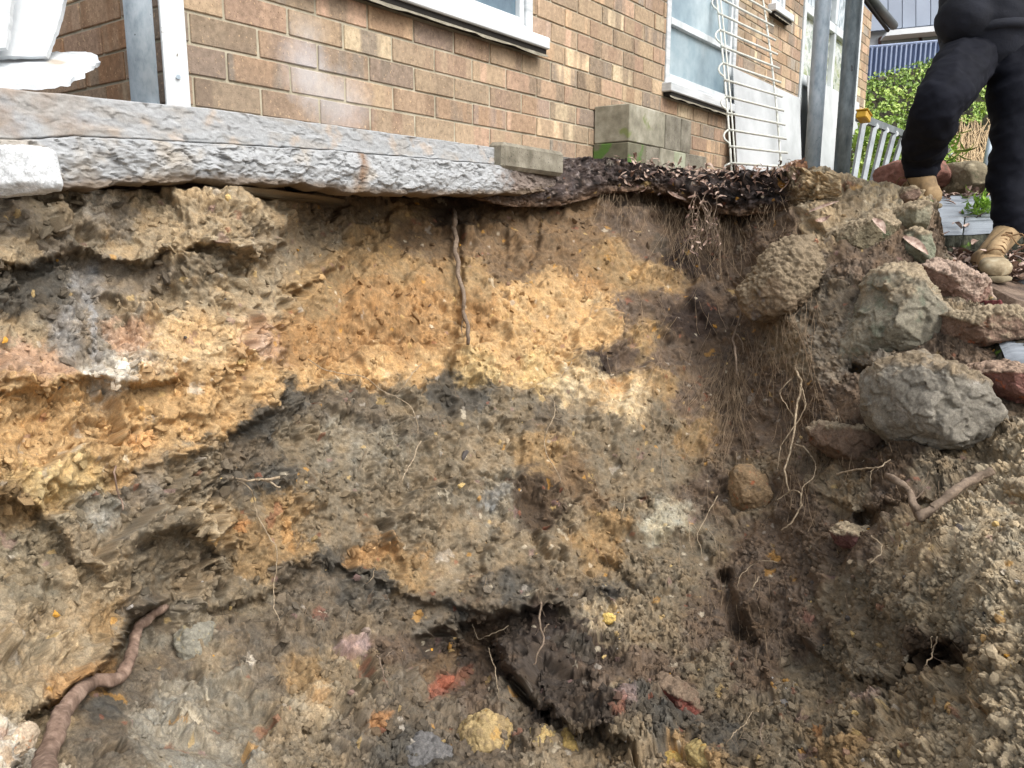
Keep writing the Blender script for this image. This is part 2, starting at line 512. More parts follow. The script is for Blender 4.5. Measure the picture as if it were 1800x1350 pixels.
ZC = [(-150, 330, 1.50), (-150, 600, 1.45), (-150, 900, 1.36), (-150, 1150, 1.22), (-150, 1480, 1.0),
      (0, 330, 1.72), (0, 450, 1.68), (0, 600, 1.63), (0, 850, 1.50), (0, 1000, 1.46), (0, 1150, 1.33), (0, 1350, 1.14), (0, 1480, 1.03),
      (250, 335, 2.02), (250, 450, 1.96), (250, 600, 1.86), (250, 850, 1.74), (250, 1030, 1.66), (250, 1150, 1.62), (250, 1300, 1.40), (250, 1480, 1.17),
      (460, 345, 2.27), (460, 500, 2.16), (460, 690, 2.06), (460, 850, 2.0), (460, 1000, 1.93), (460, 1150, 1.80), (460, 1300, 1.52), (460, 1480, 1.25),
      (540, 350, 2.72), (540, 500, 2.44), (540, 690, 2.22), (540, 850, 2.1),
      (700, 355, 3.08), (700, 500, 2.75), (700, 690, 2.44), (700, 850, 2.28), (700, 1030, 2.14), (700, 1180, 1.95), (700, 1340, 1.62), (700, 1480, 1.3),
      (860, 365, 3.34), (860, 500, 2.90), (860, 690, 2.62), (860, 850, 2.46), (860, 1030, 2.26), (800, 1150, 2.22), (840, 1200, 2.12), (960, 1170, 2.02), (1040, 1220, 1.92), (860, 1340, 1.60), (860, 1480, 1.3),
      (1000, 360, 3.55), (1000, 500, 3.10), (1000, 690, 2.78), (1000, 850, 2.56), (1000, 1030, 2.34), (1000, 1180, 2.06), (1000, 1340, 1.62), (1000, 1480, 1.32),
      (1150, 330, 3.72), (1150, 500, 3.30), (1150, 690, 2.95), (1150, 850, 2.68), (1150, 1030, 2.38), (1150, 1180, 2.03), (1150, 1340, 1.62),
      (1270, 320, 3.70), (1270, 430, 3.50), (1270, 560, 3.28), (1270, 700, 3.02), (1270, 850, 2.72), (1270, 1000, 2.42), (1270, 1180, 1.96), (1270, 1340, 1.58), (1270, 1480, 1.3),
      (1400, 310, 3.35), (1400, 430, 3.06), (1400, 560, 2.86), (1400, 700, 2.72), (1400, 850, 2.50), (1400, 1000, 2.24), (1400, 1180, 1.90), (1400, 1340, 1.52),
      (1540, 330, 3.12), (1540, 450, 2.82), (1540, 600, 2.60), (1540, 700, 2.42), (1540, 850, 2.22), (1540, 1000, 1.86), (1540, 1180, 1.66), (1540, 1340, 1.34), (1540, 1480, 1.14),
      (1680, 560, 2.56), (1680, 700, 2.26), (1680, 830, 2.06), (1680, 930, 1.72), (1680, 1080, 1.50), (1680, 1220, 1.34), (1680, 1340, 1.18), (1680, 1480, 1.02),
      (1680, 420, 2.95), (1820, 600, 2.40), (1820, 720, 2.10), (1820, 850, 1.82), (1820, 1000, 1.46), (1820, 1180, 1.22), (1820, 1340, 1.05), (1950, 700, 2.0), (1950, 1000, 1.35), (1950, 1340, 0.95), (1950, 480, 2.6)]

# ledges: the LEFT side of the line (walking it) stands proud; (points, height m, reach px)
LEDGE = [
    ([(862, 1108), (872, 1150), (890, 1190), (930, 1232), (985, 1268), (1060, 1300), (1130, 1320)], 0.085, 130),
    ([(1310, 1330), (1240, 1280), (1180, 1215), (1130, 1170), (1090, 1130)], 0.03, 80),
    ([(500, 345), (492, 420), (470, 450), (400, 452), (370, 430), (300, 452), (250, 470), (180, 455), (130, 440), (60, 470), (-150, 470)], -0.05, 80),
    ([(640, 400), (620, 440), (600, 465), (545, 500), (488, 512)], -0.03, 60),
    ([(492, 500), (500, 600), (484, 660), (480, 715), (440, 750), (380, 770)], -0.05, 60),
    ([(320, 670), (200, 690), (150, 668), (80, 700), (-150, 690)], -0.03, 60),
    ([(-60, 870), (60, 890), (100, 940), (140, 1000), (190, 1040)], 0.04, 80),
    ([(430, 930), (390, 975), (330, 938), (270, 948), (235, 960), (222, 1010)], -0.04, 70),
    ([(300, 1050), (235, 1085), (205, 1140), (160, 1190), (100, 1225), (55, 1250), (30, 1330), (10, 1480)], -0.09, 110),
    ([(830, 1085), (760, 1062), (700, 1050), (660, 1000), (590, 985), (530, 1000), (480, 1040), (420, 1062), (360, 1078), (300, 1052)], -0.0, 80),
    ([(300, 1052), (360, 1078), (420, 1062), (480, 1040), (530, 1000), (590, 985), (660, 1025), (720, 1050)], 0.0, 80),
    ([(1090, 708), (1000, 690), (900, 670), (802, 664), (793, 632), (720, 660), (640, 672), (560, 680), (490, 694)], -0.0, 60),
    ([(1240, 1000), (1290, 1100), (1320, 1160), (1370, 1230)], 0.03, 60),
    ([(1400, 1180), (1500, 1200), (1560, 1195), (1640, 1150), (1700, 1160)], 0.0, 60),
]
# roofs: the upper side stands proud, below it a hollow  (points left to right, height, reach)
ROOF = [
    ([(300, 1052), (360, 1078), (420, 1062), (480, 1040), (530, 1000), (590, 985), (660, 1025), (720, 1050), (830, 1072), (905, 1078), (1000, 1050), (1090, 1045)], 0.045, 90),
    ([(480, 708), (560, 680), (640, 672), (720, 660), (793, 632), (802, 664), (900, 672), (1000, 692), (1090, 710), (1200, 760)], 0.012, 60),
    ([(-150, 690), (0, 676), (80, 694), (150, 662), (200, 690), (330, 668)], 0.03, 60),
    ([(720, 1130), (780, 1104), (850, 1094), (905, 1082), (950, 1072), (1010, 1090)], 0.10, 80),
    ([(385, 470), (400, 462), (430, 462), (470, 456)], 0.05, 30),
    ([(60, 842), (130, 860), (200, 840), (300, 812), (380, 776), (440, 750)], 0.03, 60),
    ([(230, 958), (270, 944), (330, 936), (390, 972)], 0.055, 65),
    ([(1395, 1110), (1440, 1150), (1500, 1200), (1560, 1205), (1600, 1160), (1650, 1120), (1690, 1150), (1720, 1220)], 0.07, 80),
    ([(1280, 1010), (1310, 1060), (1340, 1150)], 0.02, 40),
    ([(1000, 860), (1040, 900), (1100, 960), (1160, 1020)], 0.015, 60),
    ([(1450, 870), (1500, 895), (1560, 900), (1620, 880), (1700, 870)], 0.06, 60),
    ([(1490, 640), (1540, 650), (1590, 645)], 0.06, 40),
    ([(660, 560), (700, 545), (760, 540)], 0.02, 50),
    ([(630, 610), (700, 590), (790, 600)], 0.02, 50),
]
# grooves and cracks: (points, depth, half width px)
CRACK = [
    ([(948, 380), (944, 420), (938, 450), (926, 470), (905, 485)], 0.05, 5), ([(892, 385), (890, 430), (886, 470), (880, 492)], 0.03, 4),
    ([(880, 492), (855, 500), (833, 515)], 0.03, 4), ([(802, 380), (806, 450), (806, 520), (800, 592), (790, 632), (786, 668)], 0.05, 6),
    ([(866, 1130), (890, 1185), (915, 1215), (960, 1255), (975, 1262)], 0.16, 9), ([(1120, 870), (1140, 890), (1150, 900)], 0.04, 5),
    ([(1045, 970), (1080, 1000), (1110, 1030), (1130, 1050)], 0.03, 5), ([(40, 950), (70, 1010), (80, 1050)], 0.02, 3),
    ([(1270, 1000), (1285, 1070), (1310, 1130), (1335, 1150)], 0.10, 12), ([(1160, 700), (1120, 820), (1100, 860)], 0.015, 5),
    ([(885, 1290), (930, 1330)], 0.04, 8), ([(1155, 1220), (1190, 1262), (1215, 1275)], 0.05, 6), ([(1425, 1000), (1440, 1100), (1480, 1200)], 0.03, 12),
    ([(1400, 310), (1420, 330), (1440, 355)], 0.05, 5), ([(1400, 395), (1430, 405), (1455, 425)], 0.06, 7), ([(320, 465), (300, 520), (290, 560)], 0.015, 5),
    ([(520, 905), (560, 915), (640, 918), (690, 930)], 0.012, 4), ([(880, 745), (940, 740), (985, 748)], 0.015, 4), ([(960, 800), (1010, 850), (1060, 905)], 0.03, 14),
    ([(1640, 1140), (1660, 1165), (1670, 1180)], 0.12, 22), ([(1502, 905), (1540, 925)], 0.09, 14), ([(1490, 645), (1550, 655), (1590, 645)], 0.12, 9),
    ([(395, 475), (430, 482)], 0.06, 9), ([(505, 615), (520, 612)], 0.05, 9), ([(540, 568), (555, 575)], 0.03, 6), ([(1380, 345), (1400, 375), (1430, 395)], 0.04, 8),
]


def seg_field(pts, x, y, margin):
    """signed distance (positive on the left of the walking direction, y down) and an along-line fade"""
    pts = np.array(pts, float)
    best = np.full(len(x), 1e9); sgn = np.ones(len(x)); tt = np.zeros(len(x))
    lens = np.r_[0, np.cumsum(np.hypot(*(pts[1:] - pts[:-1]).T))]
    for i in range(len(pts) - 1):
        a = pts[i]; b = pts[i + 1]; d = b - a; l = np.hypot(*d)
        t = np.clip(((x - a[0]) * d[0] + (y - a[1]) * d[1]) / (l * l), 0, 1)
        dx = x - (a[0] + t * d[0]); dy = y - (a[1] + t * d[1])
        q = np.hypot(dx, dy)
        m = q < best
        best = np.where(m, q, best)
        cr = d[0] * (y - a[1]) - d[1] * (x - a[0])
        sgn = np.where(m, np.where(cr < 0, 1.0, -1.0), sgn)
        tt = np.where(m, lens[i] + t * l, tt)
    fade = sstep(0, margin, tt) * sstep(0, margin, lens[-1] - tt)
    return best, sgn, fade


AMPC = [  # local roughness: x, y, factor
    (30, 400, .9), (200, 400, .9), (420, 400, .7), (500, 430, .35), (600, 400, 0.35), (730, 400, 0.35), (880, 420, 0.4), (1050, 420, 0.6), (1250, 450, 0.6),
    (60, 520, 0.6), (200, 560, .85), (400, 600, 0.75), (600, 580, 0.9), (900, 580, 0.6), (1000, 640, 0.6), (1150, 600, 0.6), (1300, 620, 0.6),
    (100, 750, 1.0), (350, 720, 1.0), (560, 450, 0.4), (600, 760, 0.8), (850, 800, 0.6), (1050, 800, 0.6), (1250, 800, 0.6), (60, 980, 0.45), (200, 900, 1.2),
    (330, 900, 1.3), (500, 900, 0.8), (700, 900, 0.65), (900, 900, 0.8), (1100, 950, 0.7), (60, 1100, 0.7), (200, 1040, 1.0), (150, 1300, 0.3),
    (240, 1180, 0.2), (330, 1150, 0.5), (500, 1120, 0.5), (450, 1220, 0.45), (330, 1290, 0.7), (700, 1100, 0.8), (620, 1200, 0.9), (800, 1200, 0.35), (700, 1300, 0.8),
    (1000, 1020, 1.0), (1150, 1120, 1.0), (1100, 1300, 1.1), (1300, 1000, 0.6), (1300, 1200, 1.0), (1450, 1000, 0.7), (1550, 1080, 0.55), (1620, 1050, 0.4),
    (1700, 1000, 0.8), (1700, 1200, 1.2), (1500, 1300, 1.2), (1350, 1320, 1.1), (1750, 900, 0.9), (1650, 930, 1.2), (1450, 550, 0.7), (1400, 750, 0.5), (1500, 400, 0.9), (1900, 1100, 1.1)]

BLOB = [  # stains and inclusions: x, y, rx, ry, angle deg, colour, strength
    (112, 590, 26, 50, 0, 'blu', .9), (160, 575, 9, 60, -4, 'blu', .9), (150, 500, 30, 45, 20, 'blu', .8), (186, 625, 12, 34, -15, 'blg', .9), (168, 640, 8, 26, -10, 'blu', .8), (195, 662, 10, 12, 0, 'pale', 1),
    (60, 525, 75, 40, 0, 'cha', .8), (775, 1207, 26, 18, -35, 'red', 1), (815, 1190, 20, 10, -30, 'red', .5), (655, 1282, 22, 11, -25, 'orgs', 1), (625, 1132, 28, 14, 0, 'purp', .9),
    (860, 882, 22, 16, -15, 'blg', 1), (878, 862, 26, 8, -45, 'blg', .8), (420, 925, 14, 14, 0, 'orgs', 1), (504, 935, 8, 40, -12, 'org2', .9), (1165, 930, 14, 20, 15, 'palg', .9), (180, 905, 20, 8, 0, 'pale', .5),
    (1071, 1087, 13, 9, 0, 'yel2', 1), (438, 1170, 7, 16, -10, 'pale', .8), (240, 560, 12, 8, 0, 'pale', .6), (255, 635, 26, 10, 15, 'lgr', .7), (330, 690, 12, 9, 0, 'pale', .9), (145, 750, 12, 8, 0, 'pale', .6),
    (118, 600, 8, 30, 0, 'blg', .5), (240, 775, 36, 14, 8, 'org', .7), (720, 700, 20, 8, 0, 'cha', .4), (1540, 1240, 26, 14, 0, 'pnkp', .8), (1443, 1295, 9, 22, -25, 'orgs', .9), (1735, 1255, 12, 9, 0, 'org2', .9),
    (560, 1080, 10, 10, 0, 'redd', .6), (680, 660, 8, 5, 0, 'cream', .8), (1080, 670, 16, 6, 0, 'orgs', .7), (1120, 480, 18, 10, 0, 'yel', .8), (1060, 440, 14, 8, 0, 'yel', .5), (400, 430, 30, 10, 0, 'tan', .5),
    (1170, 545, 26, 14, 0, 'dk', .8), (1230, 580, 26, 30, 0, 'dk', .8), (1100, 625, 36, 14, 0, 'dk', .7), (1160, 430, 14, 18, 0, 'cha', .8), (1040, 525, 22, 7, -20, 'cream', .6), (830, 690, 30, 12, 0, 'cha', .8), (780, 700, 24, 14, 20, 'cha', .7),
    (790, 560, 16, 40, 0, 'ochb', .4), (710, 770, 14, 10, 0, 'cha', .6), (590, 975, 30, 8, -25, 'cha', .8), (880, 1030, 40, 7, 0, 'cha', .9), (1075, 1048, 26, 12, 0, 'blk', .8), (1050, 1060, 16, 8, 0, 'blk', .6),
    (1010, 1140, 46, 12, 30, 'cha', .8), (1225, 1290, 40, 24, 30, 'cha', .9), (1190, 1240, 16, 20, -30, 'redd', .8), (1420, 1090, 10, 10, 0, 'redd', .5), (30, 1310, 26, 18, -20, 'pale', .7), (10, 1330, 14, 14, 0, 'org2', .7),
    (335, 440, 30, 5, 0, 'dkbr', .5), (750, 975, 14, 9, 0, 'org2', .4), (90, 865, 26, 10, 0, 'yel2', .8), (610, 1135, 16, 6, 0, 'purp', .7), (560, 1230, 18, 10, 0, 'och', .7), (1100, 1250, 20, 14, 0, 'purp', .6), (1090, 1265, 10, 14, 0, 'red', .5)]


def soil_colour(x, y, uv, seed=3):
    """colour of the soil, painted shade included, at photo-pixel coordinates x, y (uv metres on the face)"""
    q = np.c_[x / 70.0, y / 55.0, np.zeros(len(x))]
    wx = x + 80 * fbm(q, 8, seed, .76); wy = y + 66 * fbm(q + 40, 8, seed + 1, .76)
    out = np.empty((len(x), 3), np.float32)
    for s in range(0, len(x), 30000):
        d2 = (wx[s:s + 30000, None] - cp[None, :, 0]) ** 2 + ((wy[s:s + 30000, None] - cp[None, :, 1]) * 1.25) ** 2
        w = 1.0 / (d2 + 160.0) ** 3.2
        out[s:s + 30000] = (w @ cc) / w.sum(1)[:, None]
    jx = x + 26 * fbm(q * 3, 5, seed + 3, .8); jy = y + 26 * fbm(q * 3 + 9, 5, seed + 4, .8)
    for bx, by, rx, ry, an, c, st in BLOB:
        m0 = (np.abs(x - bx) < 2.2 * max(rx, ry) + 20) & (np.abs(y - by) < 2.2 * max(rx, ry) + 20)
        if not m0.any(): continue
        a = math.radians(an)
        dx = jx[m0] - bx; dy = jy[m0] - by
        e = np.hypot((dx * math.cos(a) + dy * math.sin(a)) / rx, (-dx * math.sin(a) + dy * math.cos(a)) / ry)
        k = (.75 * st * (1 - sstep(0.6, 1.35, e)))[:, None]
        out[m0] = out[m0] * (1 - k) + desat(lin(PAL[c]) * ALB, .15) * k
    return out


CHIP = np.array([lin(c) for c in [(235, 225, 205), (214, 160, 70), (150, 90, 70), (90, 84, 80), (150, 120, 120), (220, 190, 130), (120, 100, 84), (190, 184, 176)]]) * ALB


def rough_soil(P, amp, gran):
    """relief in metres plus tint multiplier and chips; P world points; gran 0 = broken lumps, 1 = granular crumbs"""
    wv = np.stack([fbm(P * 22 + 9 * k, 5, 50 + k, .62) for k in range(3)], 1) * 0.036
    p = P + wv
    # where the spade cut clean and where the soil broke away
    patch = .30 + .95 * sstep(-.14, .20, fbm(P * np.array([6, 6, 8]), 4, 90) + .10 * gran)
    d = 0.050 * fbm(p * np.array([4.5, 4.5, 6]), 3, 1)

    def tilt(dv, r): return dv[:, 0] * (r[:, 0] - .5) + dv[:, 1] * (r[:, 1] - .5) + dv[:, 2] * (r[:, 2] - .15)
    an = np.array([1.0, 1.0, 1.3])
    F0, r0, dv0 = worley3((P + 1.4 * wv) * an * 5.5 + 1.7, 20)
    d0 = tilt(dv0, r0) * 0.095 + (r0[:, 1] - .5) * 0.036
    F1, r, dv = worley3(p * an * 13, 21)
    d1 = tilt(dv, r) * 0.056 + (r[:, 1] - .5) * 0.026
    tint = 1 + 0.10 * (r[:, 2] - .5)
    F1b, rb, dvb = worley3((p + wv * .3) * an * 34 + 3.3, 22)
    d2 = tilt(dvb, rb) * 0.016 + (rb[:, 1] - .5) * 0.007 + .006 * np.sqrt(np.clip(1 - (F1b / .8) ** 2, 0, 1))
    tint = tint * (1 + 0.10 * (rb[:, 0] - .5))
    pw_ = P + .3 * wv
    F1c, rc, dvc = worley3(pw_ * 88 + 9.1, 23)
    crumb = np.sqrt(np.clip(1 - (F1c / 0.72) ** 2, 0, 1)) * 0.0052 * (0.15 + rc[:, 0])
    d3 = crumb + tilt(dvc, rc) * .0035
    F1e, re_, dve = worley3(pw_ * 44 + 2.1, 27)
    crumb2 = np.sqrt(np.clip(1 - (F1e / (0.38 + .3 * re_[:, 1])) ** 2, 0, 1)) * 0.012 * (re_[:, 0] > .45)
    tint = tint * (1 + 0.14 * (rc[:, 1] - .5))
    d4 = 0.0085 * fbm(P * 34, 6, 31, .70)
    d5 = 0.014 * (fbm(p * np.array([12, 12, 17]), 4, 33, .55, ridged=True) - .4)
    lump = 1 - gran
    tot = d + d0 * (.45 + .55 * lump) + d1 * (0.35 + 0.65 * lump) * (.5 + .5 * patch) + patch * (d2 * (0.6 + 0.4 * lump) + d3 + crumb2 * gran + d4 + d5 * (.4 + .6 * lump))
    fine_ = patch * (d2 + d3 + d4)
    return tot * (.35 + amp * .75), tint, rb, rc, fine_


def soil_grid(name, xs, nx, ytop, ybot, ny, zfun, colfun, ampfun, granfun, back=0.5, backrows=6, power=1.0, feature=True, mat='soil', under=0.0, **kw):
    gx = np.linspace(xs[0], xs[1], nx)
    t = np.linspace(0, 1, ny) ** power
    X = np.repeat(gx[None], ny, 0)
    yt = ytop(gx); yb = ybot(gx)
    Y = yt[None] + t[:, None] * (yb - yt)[None]
    x = X.ravel(); y = Y.ravel()
    Z = zfun(x, y)
    base = PT(x, y, Z).reshape(ny, nx, 3)
    # smooth normals of the base
    du = np.gradient(base, axis=1); dvv = np.gradient(base, axis=0)
    N = np.cross(du, dvv); N /= np.linalg.norm(N, axis=2, keepdims=True) + 1e-9
    view = base - ORG
    N[(N * view).sum(2) > 0] *= -1
    uv = np.c_[(x - 900) / FPX * Z, (675 - y) / FPX * Z]
    off = np.zeros(len(x))
    if feature:
        w = 10 * fbm(np.c_[x / 30, y / 30, x * 0], 6, 77, .8) * 2.6
        w2 = 10 * fbm(np.c_[x / 30, y / 30, x * 0 + 5], 6, 78, .8) * 2.6
        xw = x + w; yw = y + w2
        for pts, h, rch in LEDGE:
            if h == 0: continue
            d, sg, fd = seg_field(pts, xw, yw, 40)
            s = sg
            off += h * fd * s * np.exp(-d / rch) * np.tanh(d / 4.5)
        for pts, h, rch in ROOF:
            d, sg, fd = seg_field(pts, xw, yw, 35)
            off += h * fd * sg * np.exp(-d / rch) * np.tanh(d / 4.5) * np.where(sg > 0, .55, .75)
        w *= .5; w2 *= .5
        for pts, h, hw in CRACK:
            d, sg, fd = seg_field(pts, x + w, y + w2, 12)
            off -= h * np.clip(fd + .15, 0, 1) * np.exp(-(d / hw) ** 2)
    amp = ampfun(x, y); gran = granfun(x, y)
    dn, tint, rb, rc, fine_ = rough_soil(base.reshape(-1, 3), amp, gran)
    def blur(a, k=1):
        a = a.reshape(ny, nx)
        for _ in range(k):
            a = (a + np.roll(a, 1, 0) + np.roll(a, -1, 0)) / 3; a = (a + np.roll(a, 1, 1) + np.roll(a, -1, 1)) / 3
        return a.ravel()
    dn = blur(dn - fine_ * (.35 + amp * .75), 2) + fine_ * (.35 + amp * .75) * 1.25
    off = blur(off, 1)
    vd = view.reshape(-1, 3) / np.linalg.norm(view.reshape(-1, 3), axis=1)[:, None]
    pos = base.reshape(-1, 3) - vd * off[:, None] + (N.reshape(-1, 3) * 0.75 - vd * 0.25) * dn[:, None]
    c = colfun(x, y, uv)
    B3 = pos
    big = 1 + 0.36 * fbm(B3 * 9, 5, 60, .6)
    fine = 1 + 0.6 * fbm(B3 * 70, 3, 61, .7)
    # cavity shade put into the colour: fine pits darker, raised grain paler
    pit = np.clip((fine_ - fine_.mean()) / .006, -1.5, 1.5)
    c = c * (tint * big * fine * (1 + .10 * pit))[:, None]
    hue = fbm(B3 * 20, 5, 62, .65)[:, None]
    c = c * (1 + hue * np.array([[0.20, 0.0, -0.28]]))
    ch = rb[:, 1] < 0.014
    idx = (rb[:, 2] * 7.99).astype(int)
    c[ch] = c[ch] * .6 + CHIP[idx[ch]] * .4
    ch = rc[:, 2] < 0.014
    idx = (rc[:, 0] * 7.99).astype(int)
    c[ch] = c[ch] * .5 + CHIP[idx[ch]] * .5
    c = c * np.array([1.03, .995, .92]) * (1 + .5 * fbm(B3 * 230, 2, 66))[:, None]
    c = np.clip(c, 0.006, 0.85)
    pos = pos.reshape(ny, nx, 3); c = c.reshape(ny, nx, 3)
    extra = []; cex = []
    for k in range(backrows, 0, -1):       # the top runs on backwards
        q = pos[0].copy(); g = (back * k / backrows) * (1 - .96 * sstep(1540, 1620, gx))
        q[:, 0] += 0.15 * g; q[:, 1] += g
        q[:, 2] += 0.02 * fbm(np.c_[q * 12], 3, 5) - (0.0 if k < backrows else .05)
        extra.append(q); cex.append(c[0])
    allp = np.concatenate([np.array(extra), pos], 0) if extra else pos
    allc = np.concatenate([np.array(cex), c], 0) if extra else c
    if under > 0:
        ue = []
        for k in range(1, 7):
            q = pos[-1].copy(); g = under * k / 6
            q[:, 1] += g; q[:, 0] -= .3 * g; q[:, 2] += 0.03 * fbm(np.c_[q * 14], 3, 8) + .01
            ue.append(q)
        allp = np.concatenate([allp, np.array(ue)], 0); allc = np.concatenate([allc] + [c[-1:]] * 6, 0)
    nyy = allp.shape[0]
    i = np.arange(nyy * nx).reshape(nyy, nx)
    F = np.stack([i[:-1, :-1], i[1:, :-1], i[1:, 1:], i[:-1, 1:]], -1).reshape(-1, 4)
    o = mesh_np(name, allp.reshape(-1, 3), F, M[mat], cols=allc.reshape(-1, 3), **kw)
    return o, pos.reshape(-1, 3), c.reshape(-1, 3)


YT = polyf([(-150, 322), (0, 330), (105, 336), (250, 333), (330, 330), (480, 345), (510, 340), (800, 350), (860, 350), (1000, 345), (1100, 318), (1250, 318), (1330, 310), (1400, 296), (1450, 300), (1500, 318), (1560, 330),
            (1590, 335), (1625, 344), (1645, 366), (1662, 440), (1700, 488), (1740, 520), (1780, 560), (1820, 560), (1950, 560)])
YB = lambda x: np.full(len(x), 1480.0)
_ax = np.array([a for a, b, c in AMPC]); _ay = np.array([b for a, b, c in AMPC]); _av = np.array([c for a, b, c in AMPC])


def ampf(x, y):
    out = np.empty(len(x))
    for s in range(0, len(x), 60000):
        d2 = (x[s:s + 60000, None] - _ax) ** 2 + (y[s:s + 60000, None] - _ay) ** 2
        w = 1 / (d2 + 900) ** 2
        out[s:s + 60000] = (w @ _av) / w.sum(1)
    return out


def granf(x, y):
    g = sstep(1000, 1500, x + 0.35 * (y - 700))
    g = np.maximum(g, sstep(1180, 1300, y) * sstep(450, 650, x) * .9)
    return g * 0.95


def zsoil(x, y):
    # coarse evaluation, smooth bilinear lookup
    gx = np.linspace(-160, 1960, 107); gy = np.linspace(280, 1500, 62)
    GX, GY = np.meshgrid(gx, gy)
    g = tps(ZC, GX.ravel(), GY.ravel(), .05).reshape(GX.shape)
    fx = np.clip((x - gx[0]) / (gx[1] - gx[0]), 0, len(gx) - 1.001); fy = np.clip((y - gy[0]) / (gy[1] - gy[0]), 0, len(gy) - 1.001)
    ix = fx.astype(int); iy = fy.astype(int); tx = fx - ix; ty = fy - iy
    return (g[iy, ix] * (1 - tx) + g[iy, ix + 1] * tx) * (1 - ty) + (g[iy + 1, ix] * (1 - tx) + g[iy + 1, ix + 1] * tx) * ty


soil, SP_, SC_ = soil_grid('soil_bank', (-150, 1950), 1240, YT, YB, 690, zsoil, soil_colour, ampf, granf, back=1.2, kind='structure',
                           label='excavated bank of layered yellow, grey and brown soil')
# the cut carries on past both sides of the view
def wing(colidx, direction, length, nc=150):
    base = SP_.reshape(690, 1240, 3)[:, colidx]; bc = SC_.reshape(690, 1240, 3)[:, colidx]
    d = np.array(direction, float); d /= np.linalg.norm(d)
    side = np.array([d[1], -d[0], 0])
    ts = np.linspace(0, 1, nc) ** 1.3 * length
    bs = np.stack([np.convolve(np.pad(base[:, k], 30, mode='edge'), np.ones(61) / 61, 'valid') for k in range(3)], 1)
    kk = np.clip(ts / .06, 0, 1)[None, :, None]
    G_ = base[:, None] * (1 - kk) + bs[:, None] * kk + d * ts[None, :, None]
    flat = G_.reshape(-1, 3)
    rel, tint, _, _, _ = rough_soil(flat, np.full(len(flat), .8), np.full(len(flat), .5))
    rampw = np.clip(np.repeat(ts[None], 690, 0).ravel() / .12, 0, 1)
    rel0 = np.repeat(base @ side - (base @ side).mean(), nc) * np.repeat(np.clip(ts[None] / .5, 0, 1), 690, 0).ravel() * 0
    flat = flat + side * ((rel + .05 * fbm(flat * 2.2, 3, 3)) * rampw + rel0)[:, None]
    cc_ = np.repeat(bc[:, None], nc, 1).reshape(-1, 3)
    sm = np.stack([np.convolve(np.pad(bc[:, k], 20, mode='edge'), np.ones(41) / 41, 'valid') for k in range(3)], 1)
    cc_ = cc_ * (1 - rampw[:, None]) + np.repeat(sm[:, None], nc, 1).reshape(-1, 3) * rampw[:, None] * (1 + .6 * fbm(flat * 12, 4, 8, .55))[:, None]
    i = np.arange(690 * nc).reshape(690, nc)
    F = np.stack([i[:-1, :-1], i[1:, :-1], i[1:, 1:], i[:-1, 1:]], -1).reshape(-1, 4)
    mesh_np('soil_bank', flat, F, M['soil'], cols=np.clip(cc_, .01, .8), kind='structure')


wing(0, (-WD[0] - .15, -WD[1] * .8, 0), 2.2)
wing(1239, (.9, -.45, 0), 3.2)
# depth lookup of the finished surface
_px, _py, _pz = proj(SP_)
DG = np.full((380, 540), 1e9)
_ix = np.clip(((_px + 150) / 4).astype(int), 0, 539); _iy = np.clip((_py / 4).astype(int), 0, 379)
np.minimum.at(DG, (_iy, _ix), _pz)
for _ in range(4):
    bad = DG > 1e8
    if not bad.any(): break
    sh = np.min([np.roll(DG, 1, 0), np.roll(DG, -1, 0), np.roll(DG, 1, 1), np.roll(DG, -1, 1)], 0)
    DG[bad] = sh[bad]


def sdep(x, y):
    i = int(np.clip((x + 150) / 4, 1, 538)); j = int(np.clip(y / 4, 1, 378))
    v = DG[j, i]
    return float(v) if v < 1e8 else float(zsoil(np.array([x]), np.array([y]))[0])


# dark topsoil ledge with roots hanging over the end of the slab
ZL = polyf([(830, 3.02), (900, 3.16), (950, 3.28), (1060, 3.56), (1150, 3.56), (1250, 3.48), (1400, 3.22), (1480, 3.08)])


def ledge_col(x, y, uv):
    c = np.empty((len(x), 3))
    n = fbm(np.c_[x / 16, y / 12, x * 0], 4, 91)
    base = lin((84, 75, 74)) * ALB; dk = lin((40, 36, 36)) * ALB; gr = lin((150, 140, 138)) * ALB; br = lin((112, 88, 66)) * ALB
    c[:] = base
    k = sstep(0.0, 0.3, n + (x - 1000) / 1400)[:, None]; c = c * (1 - k) + dk * k
    k = sstep(0.12, 0.3, fbm(np.c_[x / 9, y / 9, x * 0], 3, 92) - (x - 1000) / 1500)[:, None] * .7; c = c * (1 - k) + gr * k
    k = sstep(10, -14, (ledge_bot(x) - 14) - y)[:, None] * .6; c = c * (1 - k) + br * k
    k = sstep(1370, 1430, x)[:, None]; c = c * (1 - k) + lin((176, 158, 130)) * ALB * k
    return c


ledge_top = polyf([(830, 322), (860, 300), (950, 290), (1000, 280), (1060, 280), (1150, 292), (1250, 304), (1330, 302), (1400, 296), (1440, 304), (1480, 312)])
ledge_bot = polyf([(830, 344), (860, 356), (900, 362), (960, 366), (1020, 352), (1060, 340), (1120, 335), (1180, 342), (1240, 372), (1300, 378), (1380, 372), (1420, 352), (1480, 345)])
ledge, LP_, LC_ = soil_grid('topsoil_ledge', (832, 1480), 420, ledge_top, ledge_bot, 60,
                            lambda x, y: ZL(x) + 0.0018 * np.abs(y - (ledge_top(x) * .45 + ledge_bot(x) * .55)) ** 1.15 * .3, ledge_col,
                            lambda x, y: 1.0 * np.ones(len(x)), lambda x, y: np.full(len(x), .9), back=0.35, backrows=4, feature=False, under=.4, kind='structure',
                            label='dark root-filled topsoil ledge over the end of the concrete')

